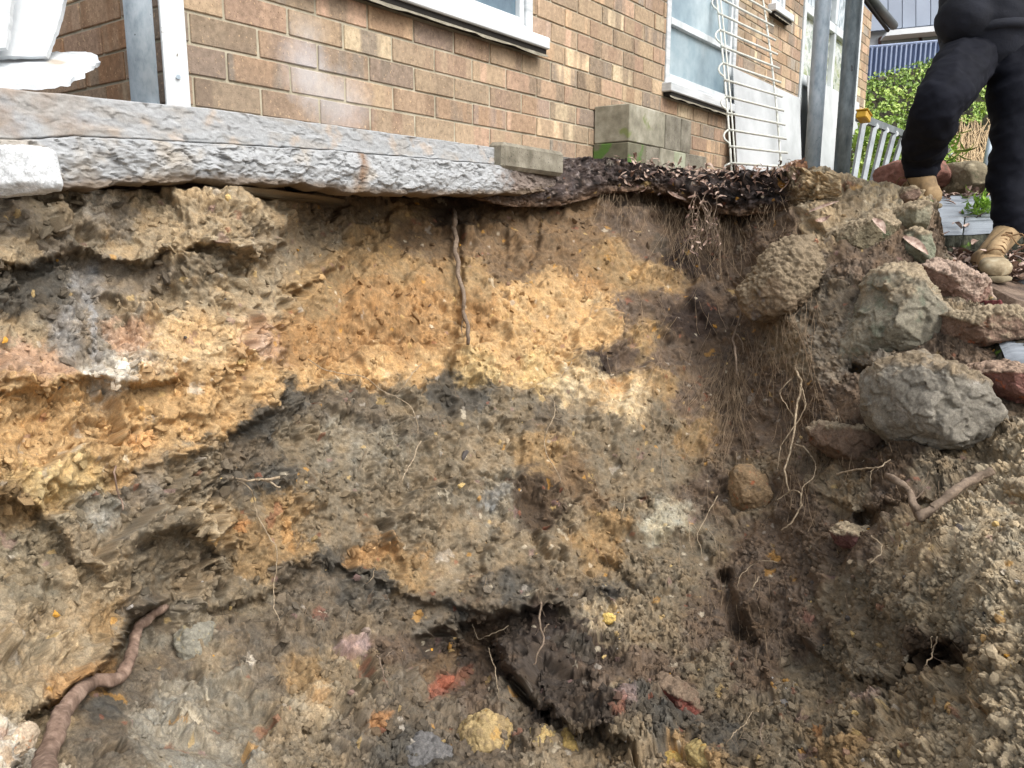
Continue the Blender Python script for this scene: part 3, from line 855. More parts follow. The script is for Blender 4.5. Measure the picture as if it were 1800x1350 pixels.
# ------------------------------------------------------------------ ground: terrace above the cut, floor of the pit
GC = [(-6, 3, .30), (-2, 2.2, .30), (0, 3.2, .30), (0.5, 3.72, .31), (.97, 3.51, .27), (1.31, 3.61, .29), (1.44, 3.61, .25), (1.62, 3.3, .02), (1.86, 3.35, -.2), (2.1, 3.6, -.12), (2.0, 3.9, -.05), (2.5, 3.6, -.12), (1.84, 3.0, -.20), (2.4, 3.0, -.2),
      (1.6, 2.5, -.24), (2.2, 2.2, -.35), (1.8, 1.7, -.5), (2.6, 1.6, -.5), (2.37, 4.31, .05), (2.6, 5.0, .16), (3, 6.2, .2), (4.0, 7.4, .2), (4.5, 8.4, .2), (2.6, 7.5, .2), (6, 9, .2), (8, 6, .1), (5, 4, .1), (4, 2, -.3),
      (1.5, 5, .3), (3.4, 5.2, .15)]


def ground_z(x, y):
    x = np.asarray(x, float); y = np.asarray(y, float)
    r = np.hypot(x, y)
    z = tps([(a * 30, b * 30, c) for a, b, c in GC], np.clip(x, -7, 8).ravel() * 30, np.clip(y, 1, 9).ravel() * 30, .3).reshape(x.shape)
    return np.clip(z, -.6, .32) + CAMH


# edge of the cut in world xy: from the top row of the soil bank
top_xy = SP_[:1240][::10][:, :2]
_e = SP_[1239, :2]; _d = np.array([.9, -.45]) / np.hypot(.9, .45)
top_xy = np.concatenate([top_xy] + [(_e + _d * t)[None] for t in (.3, .6, 1.0, 1.5, 2.2, 3.2)])
ks = np.concatenate([np.linspace(0.0, 1, 60) ** 2 * 3.2, [5, 9, 16, 30, 45]])
G = top_xy[None] * (1.03 + ks[:, None, None])
gz = ground_z(G[..., 0], G[..., 1]) + 0.02 * fbm(np.c_[G.reshape(-1, 2) * 6, np.zeros(G.shape[0] * G.shape[1])], 4, 15).reshape(G.shape[:2])
gz[0] -= 0.16; gz[1] -= .06
Gv = np.concatenate([G, gz[..., None]], -1)
ii = np.arange(Gv.shape[0] * Gv.shape[1]).reshape(Gv.shape[:2])
GF = np.stack([ii[:-1, :-1], ii[:-1, 1:], ii[1:, 1:], ii[1:, :-1]], -1).reshape(-1, 4)
M['ground'] = proc('ground', [(.3, L(70, 56, 46)), (.5, L(118, 98, 82)), (.7, L(160, 140, 120))], scale=9, bump=.8, bscale=40, bdist=.02, rnd=False)
mesh_np('ground', Gv.reshape(-1, 3), GF, M['ground'], kind='structure')
fx, fy = np.meshgrid(np.linspace(-1, 1, 60) ** 3 * 60, np.linspace(-1, 1, 60) ** 3 * 60 - 0.0, indexing='xy')
fz = CAMH - 1.22 + 0.03 * fbm(np.c_[fx.ravel() * 3, fy.ravel() * 3, fx.ravel() * 0], 3, 5).reshape(fx.shape)
ii = np.arange(3600).reshape(60, 60)
mesh_np('pit_floor', np.stack([fx, fy, fz], -1).reshape(-1, 3), np.stack([ii[:-1, :-1], ii[:-1, 1:], ii[1:, 1:], ii[1:, :-1]], -1).reshape(-1, 4), M['ground'], kind='structure')

# ------------------------------------------------------------------ concrete slab edge (local frame of the wall: x along it, y into the house, z up)
HROT = (0, 0, math.pi / 2 - WA)
HLOC = tuple(W0)


def LW(u, o, z):
    """wall frame -> world"""
    return W0 + np.asarray(u)[..., None] * WD + np.asarray(o)[..., None] * WNV + np.asarray(z)[..., None] * np.array([0, 0, 1.0])


slab = empty('concrete_slab', HLOC, HROT, label='long broken concrete slab edge splashed with white paint beneath the brick wall', cat='slab')


def slab_layer(name, u0, u1, nu, ztop, zbot, nz, prot, rough, colf, deep=.6, seed=0):
    u = np.linspace(u0, u1, nu)
    zt = ztop(u); zb = zbot(u)
    rows = []; cr = []
    tt = np.linspace(0, 1, nz)
    U_ = np.repeat(u[None], nz, 0); Zv = zt[None] + tt[:, None] * (zb - zt)[None]
    uu = U_.ravel(); zz = Zv.ravel()
    p3 = np.c_[uu * 1.0, zz * 1.3, uu * 0]
    p3 = p3 + .02 * np.c_[fbm(p3 * 30, 3, 5), fbm(p3 * 30, 3, 6), uu * 0]
    d = rough * (1.0 * fbm(p3 * 14, 6, seed + 1, .68) + 0.5 * (fbm(p3 * 30, 4, seed + 2, .65, ridged=True) - .5))
    F1, F2, r, dv = worley(np.c_[uu, zz * 1.5] * 34, seed + 4)
    d *= .55
    w3 = p3 + .02 * np.c_[fbm(p3 * 20, 4, 15), fbm(p3 * 20, 4, 16), uu * 0]
    for sc_f, am in ((11, 1.5), (27, .9), (60, .4)):
        _, rr3, dd3 = worley3(w3 * np.array([1, 1.6, 1]) * sc_f, seed + 40)
        d += rough * am * ((dd3[:, :2] * (rr3[:, :2] - .5)).sum(1) * 1.6 + .5 * (rr3[:, 2] - .5))
    o = prot(uu, zz) + d
    edge = np.minimum(np.repeat(tt[:, None], nu, 1).ravel() * (nz - 1), (1 - np.repeat(tt[:, None], nu, 1).ravel()) * (nz - 1))
    o -= 0.006 * (edge < 1)
    c = colf(uu, zz, d / max(rough, 1e-6))
    W = np.stack([uu, -o, zz], -1).reshape(nz, nu, 3)
    C = c.reshape(nz, nu, 3)
    top = []
    for g in (deep, deep * .5, .06, .015):
        q = W[0].copy(); q[:, 1] += g; q[:, 2] += 0.002; top.append(q)
    bot = []
    for g in (.02, .06, .15, deep):
        q = W[-1].copy(); q[:, 1] += g; q[:, 2] += .012 * fbm(np.c_[q * 12], 3, 4) - .005 + .02 * (g > .1); bot.append(q)
    A = np.concatenate([np.array(top), W, np.array(bot)], 0)
    CC = np.concatenate([np.repeat(C[:1], 4, 0), C, np.repeat(C[-1:] * .0 + lin((120, 104, 84)) * ALB, 4, 0)], 0)
    ny = A.shape[0]
    i = np.arange(ny * nu).reshape(ny, nu)
    F = np.stack([i[:-1, :-1], i[1:, :-1], i[1:, 1:], i[:-1, 1:]], -1).reshape(-1, 4)
    ends = []
    for e in (0, nu - 1):
        pass
    return mesh_np(name, A.reshape(-1, 3), F, M['concrete'], parent=slab, cols=CC.reshape(-1, 3))


z_crack = polyf([(-1.2, -.15), (-.48, -.134), (-.36, -.114), (.33, -.085), (1.18, -.069), (2.6, -.06)])
z_stop = polyf([(-1.2, -.038), (-.60, -.036), (-.47, -.030), (-.2, -.020), (0, -.012), (1.2, -0.006), (1.8, .008), (2.2, .012), (4, .02)])
z_sbot = polyf([(-1.2, -.27), (-.5, -.245), (-.36, -.226), (-.1, -.20), (.28, -.193), (.45, -.203), (.75, -.20), (1.05, -.188), (1.28, -.178), (1.6, -.15), (2.6, -.08)])
WHT = lin((204, 207, 209)) * .58; GRY = lin((164, 160, 154)) * ALB; DGR = lin((112, 110, 108)) * ALB; BRW = lin((130, 112, 92)) * ALB


def col_up(u, z, d):
    p = np.c_[u * 1.0, z * 1.0, u * 0]
    n = fbm(np.c_[u * 9 - z * 6, z * 22 + u * 4, u * 0], 4, 70); n2 = fbm(p * 14, 4, 71)
    c = np.repeat((WHT * .98)[None], len(u), 0)
    k = (.7 * sstep(.0, .3, n + .25 * sstep(.1, -.5, u)))[:, None]; c = c * (1 - k) + GRY * 1.1 * k
    k = (.6 * sstep(.1, .35, n2))[:, None]; c = c * (1 - k) + lin((196, 178, 160)) * ALB * k
    k = (.8 * sstep(.3, .45, fbm(p * 30, 3, 73)))[:, None]; c = c * (1 - k) + DGR * k
    k = (.6 * sstep(-.1, -.6, u) * sstep(-.1, .3, n2 + .1))[:, None]; c = c * (1 - k) + lin((150, 130, 112)) * ALB * k
    k = (1.0 * sstep(1.20, 1.23, u))[:, None]
    c = c * (1 - k) + (lin((132, 128, 122)) * ALB * (1 + .5 * n2[:, None])) * k
    c *= (1 + .25 * fbm(p * 80, 3, 74))[:, None]
    return np.clip(c, .01, .8)


def col_lo(u, z, d):
    p = np.c_[u, z, u * 0]
    n = fbm(p * 26, 4, 80, .65); n2 = fbm(p * 9, 4, 81)
    c = np.repeat(WHT[None], len(u), 0)
    k = (.75 * sstep(.10, .34, n - .12 * d + .05))[:, None]; c = c * (1 - k) + lin((150, 152, 154)) * ALB * k
    k = (.6 * sstep(.0, .3, n2 - (u - .0) * .35))[:, None]; c = c * (1 - k) + lin((178, 166, 148)) * ALB * k
    k = (.6 * sstep(.28, .40, fbm(p * 60, 3, 82)))[:, None]; c = c * (1 - k) + lin((92, 90, 86)) * ALB * k
    e = (u - .50) - .25 * (z + .1); k = (.9 * np.exp(-(e / .018) ** 2) * sstep(-.3, .1, n + .2))[:, None]; c = c * (1 - k) + lin((140, 112, 88)) * ALB * k
    k = (sstep(1.17, 1.30, u + .12 * n + .1 * n2))[:, None]
    bb = lin((122, 110, 102)) * ALB * (1 + 1.0 * n[:, None]) + np.array([.01, .008, .006])
    c = c * (1 - k) + bb * k
    zb = z_sbot(u)
    k = (.85 * sstep(.028, .004, z - zb + .02 * n))[:, None]; c = c * (1 - k) + lin((120, 104, 86)) * ALB * k
    return np.clip(c, .01, .8)


slab_layer('upper_course', -2.4, 2.6, 1000, lambda u: z_stop(u) + .004 * fbm(np.c_[u * 9, u * 0, u * 0], 3, 6), lambda u: z_crack(u) + .005 * fbm(np.c_[u * 14, u * 0, u * 0], 3, 7), 40,
           lambda u, z: 0.085 - .06 * sstep(1.1, 1.7, u), 0.0028, col_up, seed=3)
slab_layer('lower_course', -2.4, 1.75, 1000, lambda u: z_crack(u) - .004 + .005 * fbm(np.c_[u * 14, u * 0, u * 0], 3, 7), lambda u: z_sbot(u) + .012 * fbm(np.c_[u * 10, u * 0, u * 0], 4, 9) * 1.6, 56,
           lambda u, z: 0.105 + .03 * np.exp(-((z + .15) / .05) ** 2) * .5 - .03 * sstep(1.25, 1.7, u), 0.0095, col_lo, seed=12)
# grey mortar patch standing on the slab edge
def lump_outline(name, pts, zc, thick, mat, c1, label, cat, seed=0, group=None, rough=.05, dust=None, res=34, flat=.35, kind=None, parent=None, scol=None, crumb=0.0, sharp=.5):
    """angular lump: hull of a jittered outline (photo pixels at depth zc) with broken front and back faces, remeshed and weathered"""
    import bmesh
    pts = np.array(pts, float); ctr = pts.mean(0)
    rs = np.random.RandomState(seed + 5)
    o2 = (pts - ctr) * zc / FPX; o2[:, 1] *= -1
    sz = float(np.mean(np.hypot(o2[:, 0], o2[:, 1])))
    P3 = []
    for q in o2:
        P3.append((q[0], q[1], rs.uniform(-.12, .12) * thick)); P3.append((q[0] * .985, q[1] * .985, thick * rs.uniform(.12, .3)))
    nf = 3 + int(3 * sharp * 2)
    a0 = rs.uniform(0, 6.28)
    for k in range(nf):                        # corners of the broken front
        a = a0 + 6.283 * k / nf + rs.uniform(-.35, .35)
        # radius of the outline in that direction
        d = np.array([math.cos(a), math.sin(a)]); pr = max(float((o2 @ d).max()), .2 * sz)
        P3.append((d[0] * pr * rs.uniform(.45, .74), d[1] * pr * rs.uniform(.45, .74), -thick * .5 * rs.uniform(.72, 1.0)))
    for k in range(5):
        a = 6.283 * k / 5; d = np.array([math.cos(a), math.sin(a)]); pr = max(float((o2 @ d).max()), .2 * sz)
        P3.append((d[0] * pr * .6, d[1] * pr * .6, thick * .5))
    bm = bmesh.new()
    for q in P3: bm.verts.new(q)
    bmesh.ops.convex_hull(bm, input=bm.verts)
    loose = [v for v in bm.verts if not v.link_faces]
    bmesh.ops.delete(bm, geom=loose, context='VERTS')
    bmesh.ops.bevel(bm, geom=list(bm.edges), offset=sz * .045, segments=2, profile=.6, affect='EDGES', clamp_overlap=True)
    me = bpy.data.meshes.new(name); bm.to_mesh(me); bm.free()
    o = bpy.data.objects.new(name, me); col.objects.link(o)
    md = o.modifiers.new('r', 'REMESH'); md.mode = 'VOXEL'; md.voxel_size = max(2 * sz / res, .0015)
    dg = bpy.context.evaluated_depsgraph_get(); dg.update()
    m2 = bpy.data.meshes.new_from_object(o.evaluated_get(dg)); o.modifiers.clear(); o.data = m2; m2.name = name; bpy.data.meshes.remove(me)
    n = len(m2.vertices); A = np.empty(n * 3, np.float32); m2.vertices.foreach_get('co', A); off = A.reshape(-1, 3).astype(float)
    Nn = np.empty(n * 3, np.float32); m2.vertex_normals.foreach_get('vector', Nn); nn = Nn.reshape(-1, 3).astype(float)
    C0 = PT(ctr[0], ctr[1], zc)
    q = off / max(sz, .01)
    wq = q + .25 * np.stack([fbm(q * 2 + seed + 3 * k, 3, seed + k) for k in range(3)], 1)
    F1_, r1_, dv1 = worley3(wq * 1.9 + seed, 61)
    F3_, r3_, dv3 = worley3(wq * 5.0 + seed, 64)
    fac = ((dv1 * (r1_ - .5)).sum(1) * .16 + (dv3 * (r3_ - .5)).sum(1) * .06) * sz * min(1, rough / .05)
    F2_, r2_, dv2 = worley3((off + C0) * 48, 62)
    F4_, r4_, dv4 = worley3((off + C0) * 100, 63)
    cr_ = (.013 * np.sqrt(np.clip(1 - (F2_ / .62) ** 2, 0, 1)) * (r2_[:, 0] > .35) + .006 * np.sqrt(np.clip(1 - (F4_ / .66) ** 2, 0, 1)))
    dsp = fac * (1 - .4 * crumb) + sz * rough * (1.1 * fbm(q * 1.8 + seed, 5, seed, .55)) + .003 * fbm(off * 80, 4, seed + 2, .65) + cr_ * crumb
    # back to world axes
    RM = np.stack([RGT, UPV, FWD])
    nw = nn @ RM
    cA = np.array(lin(c1)) * ALB
    n1 = fbm(q * 3.5 + seed, 5, seed + 3, .65)
    c = cA[None] * (1 + .6 * n1[:, None]) * (1 + .35 * fbm(off * 120, 3, seed + 8))[:, None]
    if scol:
        for k2, (cs, sc2, thr) in enumerate(scol):
            k = sstep(thr, thr + .14, fbm(q * sc2 + seed, 5, seed + 9 + k2, .65))[:, None] * .75
            c = c * (1 - k) + np.array(lin(cs)) * ALB * k
    if dust is not None:                      # soil lies on the faces that look up
        k = sstep(dust[1] - .37, dust[1] + .10, nw[:, 2] * .9 + .1 * q[:, 1] + .8 * fbm(q * 2.5 + seed, 5, seed + 4, .65))[:, None]
        c = c * (1 - k) + np.array(lin(dust[0])) * ALB * k * (1 + .7 * fbm(off * 90, 3, seed + 6))[:, None]
        dsp = dsp + k[:, 0] * (.003 + .6 * cr_)
    off = off + nn * dsp[:, None]
    W = off @ RM
    m2.vertices.foreach_set('co', W.astype(np.float32).ravel())
    m2.polygons.foreach_set('use_smooth', [True] * len(m2.polygons))
    at = m2.color_attributes.new('Col', 'FLOAT_COLOR', 'POINT')
    c4 = np.ones((n, 4), np.float32); c4[:, :3] = np.clip(c, .008, .8); at.data.foreach_set('color', c4.ravel())
    m2.materials.clear(); m2.materials.append(mat); m2.update()
    if parent is not None:
        o.parent = parent
    o.location = C0.tolist()
    return tag(o, label, cat, group, kind)


# white plaster chunk hanging in front of the slab at far left
lump_outline('plaster_chunk', [(-60, 250), (0, 254), (60, 254), (92, 262), (98, 290), (107, 325), (100, 334), (60, 338), (20, 344), (-60, 350)], 1.62, .07, M['rock'], (226, 230, 232),
             'white plastered block lying against the slab edge at far left', 'rubble block', seed=8, rough=.02, flat=.22)

# ------------------------------------------------------------------ brick house
rng = random.Random(11)
house = empty('brick_house', HLOC, HROT, label='house wall of mottled tan and orange bricks with white timber windows', cat='house')
BH = 0.0792; BL = 0.2145


def brick_mat(name, vc=False):
    m, nt, b = ntree(name); ln = nt.links.new
    tc = nd(nt, 'ShaderNodeTexCoord'); oi = nd(nt, 'ShaderNodeObjectInfo'); ge = nd(nt, 'ShaderNodeNewGeometry')
    if vc:
        at = nd(nt, 'ShaderNodeVertexColor'); at.layer_name = 'Col'; basec = at.outputs[0]
    else:
        basec = oi.outputs['Color']
    off = nd(nt, 'ShaderNodeVectorMath', operation='ADD')
    ml = nd(nt, 'ShaderNodeMath', operation='MULTIPLY'); ml.inputs[1].default_value = 51.0
    ln(oi.outputs['Random'], ml.inputs[0]); ln(ge.outputs['Position'], off.inputs[0]); ln(ml.outputs[0], off.inputs[1])
    # second firing tone, a vertical band across part of the brick
    n0 = nd(nt, 'ShaderNodeTexNoise'); n0.inputs['Scale'].default_value = 9; n0.inputs['Detail'].default_value = 2
    mp = nd(nt, 'ShaderNodeMapping'); mp.inputs['Scale'].default_value = (1, 1, .12)
    ln(off.outputs[0], mp.inputs[0]); ln(mp.outputs[0], n0.inputs['Vector'])
    r0 = ramp(nt, [(.44, (0, 0, 0, 1)), (.52, (.85, .85, .85, 1))]); ln(n0.outputs[0], r0.inputs[0])
    tone = ramp(nt, [(0, L(180, 150, 122)), (.25, L(150, 134, 116)), (.5, L(188, 166, 138)), (.75, L(168, 142, 122)), (1, L(146, 136, 124))]); ln(oi.outputs['Random'], tone.inputs[0])
    m1 = nd(nt, 'ShaderNodeMix', data_type='RGBA'); ln(r0.outputs[0], m1.inputs[0]); ln(basec, m1.inputs[6]); ln(tone.outputs[0], m1.inputs[7])
    # mottling
    n1 = nd(nt, 'ShaderNodeTexNoise'); n1.inputs['Scale'].default_value = 55; n1.inputs['Detail'].default_value = 7; n1.inputs['Roughness'].default_value = .7
    ln(off.outputs[0], n1.inputs['Vector'])
    mr = nd(nt, 'ShaderNodeMapRange'); mr.inputs[1].default_value = .3; mr.inputs[2].default_value = .7; mr.inputs[3].default_value = .68; mr.inputs[4].default_value = 1.30
    ln(n1.outputs[0], mr.inputs[0])
    sc_ = nd(nt, 'ShaderNodeVectorMath', operation='SCALE'); ln(m1.outputs[2], sc_.inputs[0]); ln(mr.outputs[0], sc_.inputs['Scale'])
    # pale lime scratches and dark pin holes
    n2 = nd(nt, 'ShaderNodeTexNoise'); n2.inputs['Scale'].default_value = 120; n2.inputs['Detail'].default_value = 5; ln(ge.outputs['Position'], n2.inputs['Vector'])
    r2 = ramp(nt, [(.62, (0, 0, 0, 1)), (.70, (.65, .65, .65, 1))]); ln(n2.outputs[0], r2.inputs[0])
    m2 = nd(nt, 'ShaderNodeMix', data_type='RGBA'); ln(r2.outputs[0], m2.inputs[0]); ln(sc_.outputs[0], m2.inputs[6]); m2.inputs[7].default_value = L(228, 196, 156)
    n4 = nd(nt, 'ShaderNodeTexNoise'); n4.inputs['Scale'].default_value = 260; n4.inputs['Detail'].default_value = 1; ln(off.outputs[0], n4.inputs['Vector'])
    r4 = ramp(nt, [(.70, (0, 0, 0, 1)), (.74, (.8, .8, .8, 1))]); ln(n4.outputs[0], r4.inputs[0])
    m4 = nd(nt, 'ShaderNodeMix', data_type='RGBA'); ln(r4.outputs[0], m4.inputs[0]); ln(m2.outputs[2], m4.inputs[6]); m4.inputs[7].default_value = L(70, 55, 45)
    cur = m4.outputs[2]
    # white overspray beside the downstairs window and grime near the slab
    for (u, z, ru, rz, st, cc_) in ((.385, .155, .10, .11, .55, (214, 214, 218)), (.50, .08, .16, .10, .5, (210, 210, 212)), (.40, .27, .08, .05, .3, (206, 204, 202)), (.10, .05, .35, .16, .35, (120, 112, 104))):
        P0 = W0 + u * WD + z * np.array([0, 0, 1])
        sv = nd(nt, 'ShaderNodeVectorMath', operation='SUBTRACT'); ln(ge.outputs['Position'], sv.inputs[0]); sv.inputs[1].default_value = P0.tolist()
        mv = nd(nt, 'ShaderNodeVectorMath', operation='MULTIPLY'); ln(sv.outputs[0], mv.inputs[0]); mv.inputs[1].default_value = (1 / ru, 1 / ru, 1 / rz)
        le = nd(nt, 'ShaderNodeVectorMath', operation='LENGTH'); ln(mv.outputs[0], le.inputs[0])
        n5 = nd(nt, 'ShaderNodeTexNoise'); n5.inputs['Scale'].default_value = 26; n5.inputs['Detail'].default_value = 8; n5.inputs['Roughness'].default_value = .75
        ln(ge.outputs['Position'], n5.inputs['Vector'])
        ad = nd(nt, 'ShaderNodeMath', operation='ADD'); ln(le.outputs['Value'], ad.inputs[0]); ln(n5.outputs[0], ad.inputs[1])
        mk = nd(nt, 'ShaderNodeMapRange'); mk.inputs[1].default_value = 1.65; mk.inputs[2].default_value = .75; mk.inputs[3].default_value = 0; mk.inputs[4].default_value = st
        ln(ad.outputs[0], mk.inputs[0])
        mm = nd(nt, 'ShaderNodeMix', data_type='RGBA'); ln(mk.outputs[0], mm.inputs[0]); ln(cur, mm.inputs[6]); mm.inputs[7].default_value = L(*cc_)
        cur = mm.outputs[2]
    ln(cur, b.inputs['Base Color']); b.inputs['Roughness'].default_value = .88; setspec(b, .08)
    n3 = nd(nt, 'ShaderNodeTexNoise'); n3.inputs['Scale'].default_value = 190; n3.inputs['Detail'].default_value = 6; n3.inputs['Roughness'].default_value = .7
    ln(off.outputs[0], n3.inputs['Vector'])
    bp = nd(nt, 'ShaderNodeBump'); bp.inputs['Strength'].default_value = .7; bp.inputs['Distance'].default_value = .0025
    ln(n3.outputs[0], bp.inputs['Height']); ln(bp.outputs[0], b.inputs['Normal'])
    return m


M['brick'] = brick_mat('brick_clay'); M['brick_vc'] = brick_mat('brick_clay_far', True)
M['mortar'] = proc('mortar', [(.25, L(136, 130, 112)), (.5, L(184, 176, 154)), (.75, L(204, 196, 176))], scale=16, bump=.8, bscale=120, bdist=.003, rnd=False)
OPEN = [(.10, 1.575, .405, 1.9), (2.83, 3.83, .405, 1.9), (4.44, 4.71, 1.18, 1.75)]
bvars = []
for k in range(7):
    mb = MB(); mb.box(-.5, .5, 0, .05 / 1, 0, 1, 0)
    # build in real size, centred in x, with worn chamfers
    mb = MB(); mb.box(-.1033, .1033, 0, .05, 0, .0715, bev=.0022, jit=.0008, rnd=rng)
    me = bpy.data.meshes.new('brick'); me.from_pydata(mb.v, [], mb.f); me.update(); me.materials.append(M['brick']); bvars.append(me)
spec_ = []   # (u0,u1,course,wall)
for k in range(0, 22):
    z0 = k * BH
    ph = .219 if k % 2 == 0 else .3265
    n0 = -2
    js = [ph + BL * i for i in range(-3, 40)]
    for seg0, seg1 in ((-.062, 5.15), (6.88, 7.26)):
        for a, b in zip(js[:-1], js[1:]):
            a2, b2 = max(a, seg0), min(b, seg1)
            if b2 - a2 < .02: continue
            parts = [(a2, b2)]
            for (o0, o1, oz0, oz1) in OPEN:
                if z0 + BH * .5 > oz0 and z0 + BH * .5 < oz1:
                    nw = []
                    for p, q in parts:
                        if q <= o0 or p >= o1: nw.append((p, q)); continue
                        if p < o0: nw.append((p, o0))
                        if q > o1: nw.append((o1, q))
                    parts = nw
            for p, q in parts:
                if q - p > .02: spec_.append((p, q, k, 0))
    for i in range(-1, 9):                        # return wall
        a2 = max(0, i * BL + (0 if k % 2 else -.107)); b2 = i * BL + (0 if k % 2 else -.107) + BL
        if b2 - a2 > .02: spec_.append((a2, b2, k, 1))


def spec_area(s_):
    u0, u1, k, w = s_
    um = (u0 + u1) / 2; z = (k + .5) * BH
    Pw = LW(um, 0, z) if w == 0 else LW(-.062, -um, z)
    x, y, Z = proj(Pw)
    a = (u1 - u0) / Z ** 3
    if x < -40 or x > 1560 or y < -25 or Z < .2: a *= 1e-3
    if w == 1 and x < 70: a *= 1e-3
    if w == 0 and 1440 < x < 1515: a *= 1e-3
    return a


spec_.sort(key=spec_area, reverse=True)
BPAL = [(166, 136, 108), (158, 132, 106), (176, 146, 116), (178, 144, 116), (150, 134, 116), (198, 168, 130), (148, 126, 102), (176, 150, 120), (194, 158, 120), (168, 142, 122), (184, 148, 120), (158, 146, 130), (204, 180, 142)]


def bcol(u, k):
    i = rng.random()
    c = rng.choice(BPAL if (u > .8 or k > 2) else BPAL[:7] + BPAL[9:10])
    f = rng.uniform(.9, 1.12) * (1.08 if k > 2 or u > 1 else .95)
    return [v * f for v in c]


far_v = []; far_f = []; far_c = []
for n, (u0, u1, k, w) in enumerate(spec_):
    g = .0045
    ln_ = (u1 - u0 - 2 * g); cx = (u0 + u1) / 2; dz = rng.uniform(-.0008, .0008); dy = rng.uniform(-.0015, .0015)
    c = bcol(cx, k)
    if n < 292:
        o = bpy.data.objects.new('brick', bvars[n % 7]); col.objects.link(o); o.parent = house
        sx = ln_ / .2066
        o.scale = (sx, 1, 1)
        if w == 0:
            o.location = (cx, dy, k * BH + .004 + dz)
        else:
            o.location = (-.062 + dy, cx, k * BH + .004 + dz); o.rotation_euler = (0, 0, -math.pi / 2)
            c = [v * q for v, q in zip((168, 122, 84), [rng.uniform(.85, 1.1)] * 3)]
        c = [v * .76 + .24 * (c[0] * .42 + c[1] * .43 + c[2] * .15) for v in c]
        o.color = L(*c)
    else:
        mb = MB(); mb.box(-ln_ / 2, ln_ / 2, 0, .05, 0, .0715, bev=.0022, jit=.0008, rnd=rng)
        b0 = len(far_v)
        for x, y, z in mb.v:
            if w == 0: far_v.append((cx + x, y, k * BH + .004 + z))
            else: far_v.append((-.062 + y, cx - x, k * BH + .004 + z))
            far_c.append(L(*[v * .76 + .24 * (c[0] * .42 + c[1] * .43 + c[2] * .15) for v in c])[:3])
        far_f += [tuple(i + b0 for i in f_) for f_ in mb.f]
me = bpy.data.meshes.new('brick'); me.from_pydata(far_v, [], far_f); me.update()
at = me.color_attributes.new('Col', 'FLOAT_COLOR', 'POINT'); c4 = np.ones((len(far_v), 4), np.float32); c4[:, :3] = np.array(far_c); at.data.foreach_set('color', c4.ravel())
me.materials.append(M['brick_vc'])
fb = bpy.data.objects.new('brick', me); col.objects.link(fb); fb.parent = house; fb['kind'] = 'stuff'
# mortar bed behind the bricks, in strips round the openings
mb = MB()
MO = .005


def mort(u0, u1, z0, z1):
    mb.box(u0, u1, MO, .20, z0, z1)


TOPZ = 22 * BH
mort(-.055, .10, .0, TOPZ); mort(.10, 1.575, 0, .405); mort(1.575, 2.83, 0, TOPZ); mort(2.83, 3.83, 0, .405); mort(3.83, 4.44, 0, TOPZ); mort(4.44, 4.71, 0, 1.18); mort(4.71, 5.15, 0, TOPZ)
mb.build('wall', M['mortar'], house)
MB().box(6.88, 7.26, MO, .2, 0, TOPZ).build('wall', M['mortar'], house)
MB().box(-.0555, .14, .2, 2.0, 0, TOPZ).build('wall', M['mortar'], house)

# windows
M['white'] = proc('white_paint', [(.3, L(196, 204, 208, .72)), (.55, L(232, 238, 240, .78)), (.8, L(240, 244, 246, .8))], scale=7, rough=.45, bump=.25, bscale=90, bdist=.001, speck=(L(120, 112, 100), 60, .70), stretch=(1, 1, .4))
M['whitewood'] = proc('white_weathered_wood', [(.3, L(190, 198, 202, .72)), (.55, L(230, 234, 236, .76)), (.8, L(240, 244, 246, .78))], scale=10, rough=.55, bump=.6, bscale=60, bdist=.0015, stretch=(.25, 1, 3))
M['glass_dark'] = proc('window_glass', [(.3, L(62, 82, 98)), (.5, L(100, 122, 136)), (.7, L(150, 168, 178))], scale=3.5, rough=.22, bump=.15, bscale=240, bdist=.0006, spec=.8)  # tonal contrast stands in for varied reflections in the pane
M['glass_pale'] = proc('frosted_glass', [(.3, L(112, 136, 150)), (.5, L(150, 172, 182)), (.7, L(190, 206, 212))], scale=3, rough=.35, bump=.3, bscale=300, bdist=.0006, spec=.6)  # noise tones put reflection variation into this pane colour too
M['black'] = proc('dark_gap', [(.3, L(26, 24, 22)), (.7, L(44, 40, 36))], scale=20, rough=.9, bump=.4)
M['greybrk'] = proc('grey_concrete_block', [(.3, L(104, 98, 84)), (.5, L(142, 136, 120)), (.72, L(178, 172, 156))], scale=14, bump=.9, bscale=150, bdist=.003, speck=(L(70, 66, 56), 150, .64))


